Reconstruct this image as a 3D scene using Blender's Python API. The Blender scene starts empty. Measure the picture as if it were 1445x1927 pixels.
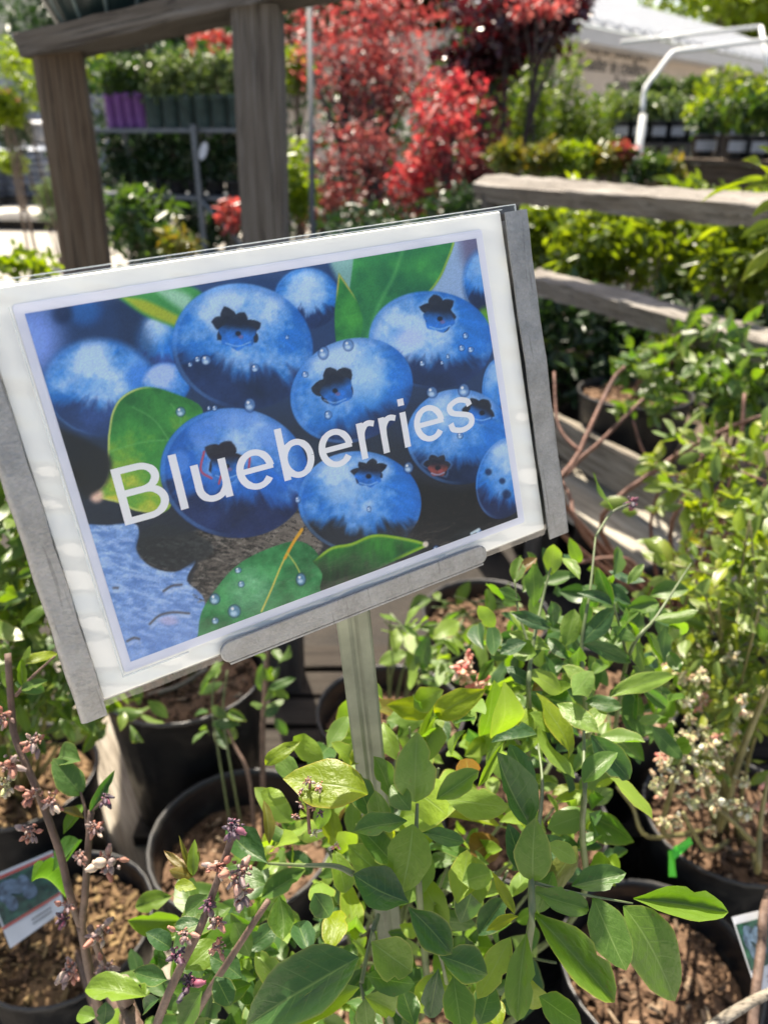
import bpy, math, random
import numpy as np
from mathutils import Vector, Matrix

# ------------------------------------------------------------------ camera, world, sun
SC = bpy.context.scene
COL = SC.collection
R = math.radians
CAM_H, PITCH, F = 1.40, R(26.0), 1450.0
cam_data = bpy.data.cameras.new('camera')
cam = bpy.data.objects.new('camera', cam_data)
COL.objects.link(cam)
cam.location = (0, 0, CAM_H)
cam.rotation_euler = (R(90) - PITCH, 0, 0)
cam_data.sensor_fit = 'VERTICAL'
cam_data.lens = 6.86
cam_data.sensor_height = 6.86 * 1927 / F
cam_data.sensor_width = 6.86 * 1445 / F
cam_data.clip_start = 0.02
cam_data.clip_end = 300
cam_data.dof.use_dof = True
cam_data.dof.focus_distance = 0.46
cam_data.dof.aperture_fstop = 1.78
SC.camera = cam

SUN_EL, SUN_AZ = 63.0, -14.0          # azimuth from +Y, negative = to the left
world = bpy.data.worlds.new('World')
SC.world = world
world.use_nodes = True
wn = world.node_tree.nodes
bg = wn['Background']
sky = wn.new('ShaderNodeTexSky')
sky.sky_type = 'NISHITA'
sky.sun_disc = False
sky.sun_elevation = R(SUN_EL)
sky.sun_rotation = R(SUN_AZ)
sky.air_density = 1.0
sky.dust_density = 3.0
sky.ozone_density = 0.6
world.node_tree.links.new(sky.outputs[0], bg.inputs[0])
bg.inputs[1].default_value = 0.095
sd = bpy.data.lights.new('sun', 'SUN')
sd.energy = 5.0
sd.angle = R(0.55)
sd.color = (1.0, 0.95, 0.86)
sun = bpy.data.objects.new('sun', sd)
COL.objects.link(sun)
sdir = Vector((math.sin(R(SUN_AZ)) * math.cos(R(SUN_EL)), math.cos(R(SUN_AZ)) * math.cos(R(SUN_EL)), math.sin(R(SUN_EL))))
sun.rotation_euler = sdir.to_track_quat('Z', 'Y').to_euler()
sun.location = (0, 0, 12)
SC.view_settings.view_transform = 'Standard'
SC.view_settings.look = 'None'
SC.view_settings.exposure = 1.55
SC.view_settings.use_white_balance = True
SC.view_settings.white_balance_temperature = 7150
SC.view_settings.white_balance_tint = 10
SC.view_settings.gamma = 1.0
SC.view_settings.use_curve_mapping = False
SC.render.engine = 'CYCLES'
SC.cycles.max_bounces = 8
SC.cycles.transparent_max_bounces = 12
SC.cycles.use_denoising = True

rnd = random.Random(11)
FWD = Vector((0, math.cos(PITCH), -math.sin(PITCH)))
UP = Vector((0, math.sin(PITCH), math.cos(PITCH)))
RT = Vector((1, 0, 0))
CAMP = Vector((0, 0, CAM_H))


def ray(px, py):
    return FWD + RT * ((px - 722.5) / F) + UP * ((963.5 - py) / F)


def at(px, py, d):
    return CAMP + ray(px, py) * d


def onz(px, py, z):
    r = ray(px, py)
    return CAMP + r * ((z - CAM_H) / r.z)


# ------------------------------------------------------------------ materials
def lin(c):
    return tuple((x / 255 / 12.92) if x / 255 <= 0.04045 else ((x / 255 + 0.055) / 1.055) ** 2.4 for x in c)


class NT:
    def __init__(self, name):
        self.m = bpy.data.materials.new(name)
        self.m.use_nodes = True
        self.t = self.m.node_tree
        self.b = self.t.nodes['Principled BSDF']
        self.out = self.t.nodes['Material Output']

    def n(self, typ, **kw):
        x = self.t.nodes.new(typ)
        for k, v in kw.items():
            setattr(x, k, v)
        return x

    def l(self, a, b):
        self.t.links.new(a, b)

    def math(self, op, a, b=None, c=None, clamp=False):
        x = self.n('ShaderNodeMath', operation=op)
        x.use_clamp = clamp
        for i, v in enumerate((a, b, c)):
            if v is None:
                continue
            if isinstance(v, (int, float)):
                x.inputs[i].default_value = v
            else:
                self.l(v, x.inputs[i])
        return x.outputs[0]

    def mix(self, fac, a, b, mode='MIX'):
        x = self.n('ShaderNodeMix', data_type='RGBA')
        x.blend_type = mode
        for i, v in ((0, fac), (6, a), (7, b)):
            if isinstance(v, (int, float)):
                x.inputs[i].default_value = v
            elif isinstance(v, tuple):
                x.inputs[i].default_value = (*v[:3], 1)
            else:
                self.l(v, x.inputs[i])
        return x.outputs[2]

    def ramp(self, fac, stops, interp='LINEAR'):
        x = self.n('ShaderNodeValToRGB')
        x.color_ramp.interpolation = interp
        e = x.color_ramp.elements
        while len(e) < len(stops):
            e.new(0.5)
        for el, (p, c) in zip(e, stops):
            el.position = p
            el.color = (*c[:3], 1) if isinstance(c, tuple) else (c, c, c, 1)
        self.l(fac, x.inputs[0])
        return x.outputs[0]

    def coords(self, which='Object', scale=(1, 1, 1)):
        tc = self.n('ShaderNodeTexCoord')
        mp = self.n('ShaderNodeMapping')
        mp.inputs['Scale'].default_value = scale
        self.l(tc.outputs[which], mp.inputs[0])
        return mp.outputs[0]

    def noise(self, vec, scale, detail=3, rough=0.55):
        x = self.n('ShaderNodeTexNoise')
        x.inputs['Scale'].default_value = scale
        x.inputs['Detail'].default_value = detail
        x.inputs['Roughness'].default_value = rough
        if vec is not None:
            self.l(vec, x.inputs['Vector'])
        return x.outputs[0]

    def bump(self, h, strength=0.3, dist=0.01):
        x = self.n('ShaderNodeBump')
        x.inputs['Strength'].default_value = strength
        x.inputs['Distance'].default_value = dist
        self.l(h, x.inputs['Height'])
        self.l(x.outputs[0], self.b.inputs['Normal'])
        return x.outputs[0]

    def set(self, **kw):
        for k, v in kw.items():
            k = k.replace('_', ' ')
            if isinstance(v, (int, float)):
                self.b.inputs[k].default_value = v
            elif isinstance(v, tuple):
                self.b.inputs[k].default_value = (*v[:3], 1)
            else:
                self.l(v, self.b.inputs[k])


def plain(name, c, rough=0.6, metal=0.0, var=0.25, nscale=12, bump=0.0, spec=0.5):
    t = NT(name)
    v = t.coords('Object')
    nz = t.noise(v, nscale, 4)
    dark = tuple(x * (1 - var) for x in c)
    lite = tuple(min(1, x * (1 + var)) for x in c)
    t.set(Base_Color=t.ramp(nz, [(0.3, dark), (0.7, lite)]), Roughness=rough, Metallic=metal)
    t.b.inputs['Specular IOR Level'].default_value = spec
    if bump:
        t.bump(nz, bump, 0.01)
    return t.m


def leaf_mat(name, cols, trans=0.4, tmul=(1.5, 1.45, 0.6), edge=None, rough=0.4, per='object', veins=True, gloss=0.5, rb=(1, 1, 1)):
    """cols: ramp of albedos chosen per leaf"""
    t = NT(name)
    cols = [(c[0] * 0.56 * rb[0], c[1] * 0.70 * rb[1], c[2] * 0.46 * rb[2]) for c in cols]
    if per == 'object':
        rn = t.n('ShaderNodeObjectInfo').outputs['Random']
    else:
        rn = t.n('ShaderNodeNewGeometry').outputs['Random Per Island']
    k = len(cols)
    col = t.ramp(rn, [(i / max(1, k - 1), c) for i, c in enumerate(cols)])
    uvn = t.n('ShaderNodeUVMap')
    sep = t.n('ShaderNodeSeparateXYZ')
    t.l(uvn.outputs[0], sep.inputs[0])
    u, v = sep.outputs[0], sep.outputs[1]
    a = t.math('ABSOLUTE', t.math('MULTIPLY_ADD', u, 2.0, -1.0))
    nz = t.noise(t.coords('Object', (1, 1, 1)), 5.0, 4)
    col = t.mix(t.math('MULTIPLY', nz, 0.7, clamp=True), col, (0.6, 0.62, 0.55), 'MULTIPLY')
    if veins:
        rib = t.math('SUBTRACT', 1.0, t.math('MULTIPLY', a, 16.0), clamp=True)
        lat = t.math('FRACT', t.math('SUBTRACT', t.math('MULTIPLY', v, 6.5), t.math('MULTIPLY', a, 1.5)))
        lat = t.math('ABSOLUTE', t.math('SUBTRACT', lat, 0.5))
        lat = t.math('SUBTRACT', 1.0, t.math('MULTIPLY', lat, 14.0), clamp=True)
        lat = t.math('MULTIPLY', lat, t.math('SUBTRACT', 1.0, a, clamp=True))
        vm = t.math('MAXIMUM', t.math('MULTIPLY', rib, 0.55), t.math('MULTIPLY', lat, 0.24))
        col2 = t.mix(vm, col, (0.20, 0.27, 0.11))
        hgt = t.math('ADD', t.math('MULTIPLY', vm, -0.8), t.math('MULTIPLY', nz, 0.9))
        bmp = t.bump(hgt, 0.16, 0.03)
    else:
        col2 = col
    if edge is not None:
        em = t.math('POWER', t.math('MAXIMUM', a, t.math('MULTIPLY', v, 0.96)), 20.0)
        rn2 = t.math('FRACT', t.math('MULTIPLY', rn, 7.31))
        em = t.math('MULTIPLY', em, t.math('MULTIPLY_ADD', rn2, 0.75, -0.1), clamp=True)
        col2 = t.mix(em, col2, edge)
    if veins:
        sp = t.noise(t.coords('Object', (1.0, 1, 1)), 7.5, 3, 0.5)
        sm = t.math('MULTIPLY', t.ramp(sp, [(0.66, 0.0), (0.72, 1.0)]), t.math('MULTIPLY_ADD', t.math('FRACT', t.math('MULTIPLY', rn, 13.7)), 1.2, -0.35, clamp=True), clamp=True)
        col2 = t.mix(t.math('MULTIPLY', sm, 0.75), col2, (0.12, 0.075, 0.03))
    t.set(Base_Color=col2, Roughness=rough)
    t.b.inputs['Specular IOR Level'].default_value = gloss
    tr = t.n('ShaderNodeBsdfTranslucent')
    tc = t.mix(1.0, col2, tmul, 'MULTIPLY')
    t.l(tc, tr.inputs[0])
    mx = t.n('ShaderNodeMixShader')
    mx.inputs[0].default_value = trans
    t.l(t.b.outputs[0], mx.inputs[1])
    t.l(tr.outputs[0], mx.inputs[2])
    t.l(mx.outputs[0], t.out.inputs[0])
    return t.m


MAT = {}


def wood_mat(name, dark, lite, grey):
    t = NT(name)
    v = t.coords('Object', (1.2, 22, 22))
    g = t.noise(v, 3.0, 6, 0.65)
    v2 = t.coords('Object', (0.8, 60, 60))
    g2 = t.noise(v2, 4.0, 3, 0.6)
    big = t.noise(t.coords('Object', (2, 5, 5)), 2.0, 3)
    c = t.ramp(g, [(0.28, dark), (0.5, lite), (0.72, grey)])
    c = t.mix(t.math('MULTIPLY', big, 0.75, clamp=True), c, (0.62, 0.6, 0.6), 'MULTIPLY')
    vk = t.n('ShaderNodeTexVoronoi')
    vk.inputs['Scale'].default_value = 1.0
    t.l(t.coords('Object', (3.2, 9, 9)), vk.inputs['Vector'])
    kn = t.ramp(vk.outputs['Distance'], [(0.06, 0.22), (0.16, 0.75), (0.24, 1.0)])
    c = t.mix(1.0, c, kn, 'MULTIPLY')
    crack = t.ramp(g2, [(0.36, 0.15), (0.44, 1.0)])
    c = t.mix(0.8, c, crack, 'MULTIPLY')
    t.set(Base_Color=c, Roughness=0.85)
    t.b.inputs['Specular IOR Level'].default_value = 0.25
    t.bump(t.math('ADD', g, t.math('MULTIPLY', g2, 0.7)), 0.6, 0.008)
    return t.m


MAT['wood'] = wood_mat('weathered_timber', (0.050, 0.042, 0.036), (0.105, 0.094, 0.084), (0.165, 0.158, 0.152))
MAT['wood_pale'] = wood_mat('bleached_plank', (0.085, 0.068, 0.05), (0.25, 0.22, 0.175), (0.38, 0.355, 0.305))
MAT['wood_dark'] = wood_mat('damp_dark_timber', (0.018, 0.014, 0.011), (0.035, 0.028, 0.022), (0.05, 0.043, 0.036))  # darkest timber tone, used for the pallet
MAT['wood_plank'] = wood_mat('sunbleached_plank', (0.22, 0.19, 0.15), (0.40, 0.365, 0.30), (0.50, 0.47, 0.41))
MAT['wood_rail'] = wood_mat('grey_rail_timber', (0.10, 0.088, 0.075), (0.23, 0.21, 0.185), (0.33, 0.315, 0.29))
MAT['wood_brown'] = wood_mat('brown_post_timber', (0.055, 0.036, 0.023), (0.105, 0.076, 0.052), (0.14, 0.112, 0.084))


def galv():
    t = NT('galvanised_steel')
    v = t.coords('Object')
    n1 = t.noise(v, 900, 2)
    n2 = t.noise(v, 60, 5, 0.6)
    vor = t.n('ShaderNodeTexVoronoi')
    vor.inputs['Scale'].default_value = 700
    t.l(v, vor.inputs['Vector'])
    sc = t.noise(t.coords('Object', (400, 25, 100)), 1.0, 2)
    scr = t.ramp(sc, [(0.30, 0.55), (0.36, 1.0)])
    c = t.ramp(n2, [(0.25, (0.17, 0.175, 0.185)), (0.75, (0.30, 0.31, 0.325))])
    c = t.mix(0.14, c, vor.outputs['Color'], 'SOFT_LIGHT')
    c = t.mix(0.6, c, scr, 'MULTIPLY')
    hs = t.n('ShaderNodeHueSaturation')
    hs.inputs['Saturation'].default_value = 0.12
    t.l(c, hs.inputs['Color'])
    t.set(Base_Color=hs.outputs[0], Metallic=0.75, Roughness=t.ramp(n2, [(0.2, 0.38), (0.8, 0.62)]))
    t.bump(t.math('ADD', n1, t.math('MULTIPLY', t.noise(v, 260, 3), 1.5)), 0.22, 0.0008)
    return t.m


MAT['galv'] = galv()
MAT['galv_stake'] = plain('greenish_steel_stake', (0.17, 0.185, 0.145), 0.5, 0.4, 0.25, 40, 0.05)
MAT['pot'] = plain('black_nursery_plastic', (0.012, 0.0125, 0.014), 0.38, 0, 0.4, 30, 0.03)
t = NT('dusty_black_plastic')
nz = t.noise(t.coords('Object', (1, 1, 1)), 9, 6, 0.7)
nz2 = t.noise(t.coords('Object', (1, 1, 6)), 40, 3)
t.set(Base_Color=t.mix(t.math('MULTIPLY', t.ramp(nz, [(0.5, 0.0), (0.75, 1.0)]), nz2), (0.010, 0.0105, 0.012), (0.085, 0.075, 0.062)), Roughness=t.ramp(nz, [(0.4, 0.32), (0.7, 0.7)]))
MAT['pot'] = t.m
MAT['pot_green'] = plain('dark_green_plastic', (0.030, 0.055, 0.050), 0.5, 0, 0.3, 20)
MAT['pot_purple'] = plain('purple_plastic', (0.135, 0.045, 0.20), 0.5, 0, 0.15, 20)
MAT['label_white'] = plain('white_label', (0.50, 0.51, 0.54), 0.6, 0, 0.05, 40)
MAT['pole_grey'] = plain('dull_grey_pole', (0.06, 0.066, 0.075), 0.75, 0, 0.2, 10)
MAT['label_grey'] = plain('grey_white_label', (0.25, 0.26, 0.285), 0.6, 0, 0.1, 40)  # white label darkened, its shade put into the colour
MAT['steel_grey'] = plain('grey_painted_steel', (0.10, 0.115, 0.135), 0.45, 0.3, 0.2, 10)
MAT['pipe'] = plain('white_pipe', (0.80, 0.80, 0.77), 0.35, 0, 0.05, 20)
MAT['board_white'] = plain('white_card', (0.84, 0.84, 0.815), 0.5, 0, 0.015, 60)
MAT['page_white'] = plain('lavender_white_paper', (0.74, 0.75, 0.86), 0.5, 0, 0.015, 60)
MAT['letter'] = plain('printed_white_letters', (0.86, 0.86, 0.90), 0.5, 0, 0.01, 60)
MAT['concrete'] = plain('pale_concrete', (0.46, 0.43, 0.38), 0.9, 0, 0.18, 3, 0.2)
MAT['bag'] = plain('grey_blue_plastic_sack', (0.24, 0.27, 0.33), 0.4, 0, 0.3, 6, 0.4)
MAT['bag_dark'] = plain('dark_plastic_sack', (0.13, 0.15, 0.20), 0.4, 0, 0.3, 6, 0.4)
MAT['wall_beige'] = plain('beige_wall', (0.44, 0.38, 0.335), 0.8, 0, 0.08, 2)
MAT['wall_grey'] = plain('grey_blue_wall', (0.21, 0.24, 0.31), 0.8, 0, 0.15, 2)
MAT['siding'] = plain('pale_green_siding', (0.36, 0.37, 0.31), 0.8, 0, 0.08, 2)
MAT['fascia'] = plain('grey_fascia', (0.42, 0.42, 0.43), 0.6, 0, 0.05, 3)
MAT['roof'] = plain('white_metal_roof', (0.50, 0.51, 0.525), 0.5, 0.0, 0.06, 3)
MAT['dark_print'] = plain('dark_lettering', (0.045, 0.045, 0.05), 0.7, 0, 0.1, 10)
MAT['dark_open'] = plain('dark_doorway_door', (0.06, 0.065, 0.075), 0.6, 0, 0.3, 3)
MAT['pane'] = plain('window_pane', (0.20, 0.25, 0.27), 0.1, 0, 0.3, 3)
MAT['cane_brown'] = plain('brown_bark', (0.10, 0.062, 0.046), 0.7, 0, 0.45, 60, 0.4)
MAT['cane_red'] = plain('reddish_bark', (0.13, 0.062, 0.043), 0.7, 0, 0.4, 50, 0.4)
MAT['cane_green'] = plain('green_stem', (0.085, 0.115, 0.045), 0.5, 0, 0.3, 40)
MAT['cane_olive'] = plain('olive_stem', (0.13, 0.12, 0.045), 0.5, 0, 0.35, 40)
MAT['trunk'] = plain('dark_trunk_bark', (0.055, 0.045, 0.042), 0.9, 0, 0.4, 12, 0.5)
MAT['trunk_brown'] = plain('trunk_bark', (0.12, 0.09, 0.07), 0.9, 0, 0.4, 12, 0.5)
MAT['tarp'] = plain('dark_green_glazed', (0.010, 0.022, 0.021), 0.3, 0, 0.5, 7)
MAT['tarp_rib'] = plain('pale_green_rib', (0.10, 0.14, 0.135), 0.35, 0, 0.2, 10)
MAT['tag_green'] = plain('bright_green_tag', (0.045, 0.42, 0.025), 0.4, 0, 0.1, 10)
MAT['tag_red'] = plain('red_print', (0.40, 0.055, 0.035), 0.4, 0, 0.1, 10)
MAT['tag_photo'] = plain('berry_photo_print', (0.014, 0.055, 0.035), 0.35, 0, 0.9, 90)
MAT['tag_blue'] = plain('blue_berry_print', (0.07, 0.11, 0.16), 0.35, 0, 0.8, 120)
MAT['drop_blue'] = plain('pale_blue_twist', (0.45, 0.66, 0.70), 0.4, 0, 0.2, 20)


def soil_mat(name, stops):
    t = NT(name)
    rn = t.n('ShaderNodeNewGeometry').outputs['Random Per Island']
    nz = t.noise(t.coords('Object'), 90, 4)
    c = t.ramp(rn, stops)
    c = t.mix(0.8, c, t.ramp(nz, [(0.3, 0.45), (0.7, 1.0)]), 'MULTIPLY')
    t.set(Base_Color=c, Roughness=0.95)
    t.b.inputs['Specular IOR Level'].default_value = 0.15
    t.bump(nz, 0.8, 0.004)
    return t.m


MAT['mulch'] = soil_mat('bark_mulch', [(0.0, (0.04, 0.025, 0.017)), (0.4, (0.115, 0.068, 0.042)), (0.8, (0.20, 0.125, 0.08)), (1.0, (0.38, 0.29, 0.20))])
MAT['mulch_gold'] = soil_mat('bark_and_straw', [(0.0, (0.045, 0.028, 0.018)), (0.5, (0.14, 0.085, 0.05)), (1.0, (0.33, 0.23, 0.11))])


def ground_mat(name, a, b, sc):
    t = NT(name)
    v = t.coords('Object')
    n1 = t.noise(v, sc, 6, 0.65)
    n2 = t.noise(v, sc * 12, 3)
    c = t.ramp(n1, [(0.3, a), (0.7, b)])
    c = t.mix(0.7, c, t.ramp(n2, [(0.3, 0.55), (0.7, 1.0)]), 'MULTIPLY')
    t.set(Base_Color=c, Roughness=0.95)
    t.bump(t.math('ADD', n1, n2), 0.6, 0.02)
    return t.m


MAT['soil'] = ground_mat('dark_soil', (0.014, 0.012, 0.010), (0.035, 0.028, 0.022), 6)
MAT['gravel'] = ground_mat('pale_gravel', (0.33, 0.30, 0.26), (0.46, 0.43, 0.38), 3)
MAT['pale_path'] = ground_mat('pale_concrete_path', (0.50, 0.48, 0.45), (0.62, 0.60, 0.56), 3)
MAT['grass'] = ground_mat('grass_green', (0.05, 0.085, 0.025), (0.10, 0.14, 0.04), 2)

G0 = (0.055, 0.115, 0.048)
MAT['leaf_hero'] = leaf_mat('blueberry_leaf', [(0.055, 0.115, 0.070), (0.075, 0.145, 0.066), (0.10, 0.175, 0.062), (0.13, 0.205, 0.055), (0.17, 0.245, 0.05), (0.25, 0.31, 0.05)], 0.42, (1.55, 1.95, 0.45), (0.34, 0.30, 0.10), 0.42)
MAT['leaf_hero_i'] = leaf_mat('blueberry_leaf_mass', [(0.055, 0.115, 0.070), (0.075, 0.145, 0.066), (0.10, 0.175, 0.062), (0.13, 0.205, 0.055), (0.17, 0.245, 0.05), (0.25, 0.31, 0.05)], 0.42, (1.55, 1.95, 0.45), (0.34, 0.30, 0.10), 0.42, per='island')
MAT['leaf_pale'] = leaf_mat('pale_new_leaf', [(0.22, 0.31, 0.11), (0.30, 0.38, 0.11), (0.36, 0.42, 0.08)], 0.45, (1.5, 1.6, 0.32), (0.40, 0.30, 0.10), 0.42)
MAT['leaf_pale_i'] = leaf_mat('pale_new_leaf_mass', [(0.22, 0.31, 0.11), (0.30, 0.38, 0.11), (0.36, 0.42, 0.08)], 0.45, (1.5, 1.6, 0.32), (0.40, 0.30, 0.10), 0.42, per='island')
MAT['leaf_lime'] = leaf_mat('lime_leaf', [(0.30, 0.36, 0.03), (0.36, 0.38, 0.03)], 0.55, (1.6, 1.45, 0.3), (0.42, 0.30, 0.06), 0.42)
MAT['leaf_red'] = leaf_mat('red_tinged_leaf', [(0.22, 0.22, 0.06), (0.30, 0.20, 0.05), (0.28, 0.13, 0.06)], 0.45, (1.4, 1.2, 0.5), (0.30, 0.07, 0.04), 0.42)
MAT['leaf_mid'] = leaf_mat('mid_bush_leaf', [(0.10, 0.17, 0.07), (0.16, 0.22, 0.08), (0.13, 0.20, 0.04), (0.24, 0.29, 0.05), (0.17, 0.22, 0.12)], 0.42, (1.55, 1.75, 0.4), (0.40, 0.28, 0.06), 0.36)
MAT['leaf_mid_i'] = leaf_mat('mid_bush_leaf_mass', [(0.10, 0.17, 0.07), (0.16, 0.22, 0.08), (0.13, 0.20, 0.04), (0.24, 0.29, 0.05), (0.17, 0.22, 0.12)], 0.42, (1.55, 1.75, 0.4), (0.40, 0.28, 0.06), 0.36, per='island')
MAT['leaf_yel'] = leaf_mat('yellow_green_leaf', [(0.21, 0.27, 0.10), (0.34, 0.36, 0.08), (0.28, 0.33, 0.15), (0.48, 0.42, 0.06)], 0.42, (1.5, 1.6, 0.32), (0.45, 0.28, 0.05), 0.36)
MAT['leaf_yel_i'] = leaf_mat('yellow_green_leaf_mass', [(0.21, 0.27, 0.10), (0.34, 0.36, 0.08), (0.28, 0.33, 0.15), (0.48, 0.42, 0.06)], 0.42, (1.5, 1.6, 0.32), (0.45, 0.28, 0.05), 0.36, per='island')
MAT['leaf_fence'] = leaf_mat('fence_shrub_leaf', [(0.13, 0.18, 0.045), (0.20, 0.25, 0.05), (0.28, 0.32, 0.055), (0.17, 0.22, 0.08)], 0.5, (2.4, 2.05, 0.5), None, 0.3, gloss=0.7)
FI = dict(per='island', veins=False)
MAT['f_fence'] = leaf_mat('fence_shrub_foliage', [(0.11, 0.16, 0.04), (0.19, 0.24, 0.045), (0.28, 0.32, 0.055)], 0.5, (2.4, 2.05, 0.5), None, 0.3, **FI)
MAT['f_lime'] = leaf_mat('lime_foliage', [(0.22, 0.30, 0.03), (0.33, 0.38, 0.03), (0.27, 0.31, 0.05)], 0.5, (1.6, 1.5, 0.3), None, 0.35, **FI)
MAT['f_yel'] = leaf_mat('yellow_green_foliage', [(0.11, 0.17, 0.05), (0.20, 0.25, 0.06), (0.28, 0.30, 0.05)], 0.45, (1.5, 1.45, 0.5), None, 0.38, gloss=0.55, **FI)
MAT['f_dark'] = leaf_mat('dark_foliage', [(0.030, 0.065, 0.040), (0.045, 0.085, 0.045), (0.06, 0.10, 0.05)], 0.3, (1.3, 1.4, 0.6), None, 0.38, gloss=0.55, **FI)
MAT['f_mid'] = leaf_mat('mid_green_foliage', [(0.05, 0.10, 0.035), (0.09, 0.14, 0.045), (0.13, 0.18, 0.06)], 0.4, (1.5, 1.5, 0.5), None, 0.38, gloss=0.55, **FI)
MAT['f_speck'] = leaf_mat('glossy_pale_foliage', [(0.06, 0.10, 0.045), (0.12, 0.16, 0.07), (0.30, 0.32, 0.18), (0.42, 0.44, 0.30)], 0.35, (1.3, 1.35, 0.6), None, 0.38, gloss=0.55, **FI)  # palest leaf tones paint in the white sparkle highlights
MAT['f_red'] = leaf_mat('red_maple_foliage', [(0.10, 0.022, 0.03), (0.22, 0.045, 0.05), (0.38, 0.09, 0.085), (0.36, 0.19, 0.18)], 0.5, (1.7, 1.1, 1.1), None, 0.38, gloss=0.5, rb=(1.6, 1.2, 1.75), **FI)
MAT['f_crimson'] = leaf_mat('crimson_maple_foliage', [(0.13, 0.018, 0.03), (0.30, 0.035, 0.055), (0.46, 0.07, 0.085), (0.42, 0.20, 0.18)], 0.5, (1.8, 1.0, 1.0), None, 0.38, gloss=0.5, rb=(1.6, 1.2, 1.75), **FI)
MAT['f_pink'] = leaf_mat('pink_brown_maple_foliage', [(0.10, 0.035, 0.04), (0.22, 0.09, 0.09), (0.34, 0.17, 0.16), (0.30, 0.05, 0.06)], 0.4, (1.6, 0.9, 0.9), None, 0.38, gloss=0.5, rb=(1.6, 1.2, 1.75), **FI)
MAT['f_maroon'] = leaf_mat('maroon_maple_foliage', [(0.030, 0.010, 0.016), (0.06, 0.014, 0.022), (0.12, 0.018, 0.024)], 0.4, (1.8, 0.9, 0.9), None, 0.22, gloss=0.9, rb=(1.45, 0.95, 1.45), **FI)
MAT['f_orange'] = leaf_mat('orange_yellow_foliage', [(0.14, 0.21, 0.05), (0.26, 0.29, 0.05), (0.34, 0.24, 0.06), (0.20, 0.24, 0.08)], 0.4, (1.5, 1.2, 0.5), None, 0.35, rb=(1.1, 1.0, 1.1), **FI)
MAT['f_coral'] = leaf_mat('coral_foliage', [(0.40, 0.07, 0.07), (0.55, 0.16, 0.15), (0.14, 0.12, 0.06)], 0.4, (1.5, 0.9, 0.8), None, 0.35, rb=(1.45, 0.95, 1.45), **FI)


def bud_mat(name, stops):
    t = NT(name)
    rn = t.n('ShaderNodeObjectInfo').outputs['Random']
    ri = t.n('ShaderNodeNewGeometry').outputs['Random Per Island']
    f = t.math('FRACT', t.math('ADD', t.math('MULTIPLY', rn, 3.7), ri))
    t.set(Base_Color=t.ramp(f, stops), Roughness=0.6)
    t.b.inputs['Subsurface Weight'].default_value = 0.15
    t.b.inputs['Subsurface Radius'].default_value = (0.003, 0.001, 0.001)
    return t.m


MAT['bud_pink'] = bud_mat('pink_bud', [(0.0, (0.24, 0.085, 0.06)), (0.35, (0.31, 0.15, 0.11)), (0.6, (0.22, 0.17, 0.16)), (0.8, (0.12, 0.075, 0.08)), (1.0, (0.42, 0.33, 0.26))])
MAT['bud_dark'] = bud_mat('dark_bud', [(0.0, (0.035, 0.025, 0.04)), (0.6, (0.09, 0.045, 0.07)), (1.0, (0.25, 0.06, 0.10))])
MAT['bud_white'] = bud_mat('cream_bud', [(0.0, (0.24, 0.25, 0.09)), (0.45, (0.46, 0.45, 0.26)), (0.7, (0.30, 0.18, 0.09)), (1.0, (0.52, 0.52, 0.42))])
MAT['bud_coral'] = bud_mat('coral_bud', [(0.0, (0.52, 0.13, 0.12)), (0.4, (0.52, 0.30, 0.20)), (0.7, (0.55, 0.46, 0.34)), (1.0, (0.60, 0.26, 0.24))])


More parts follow.
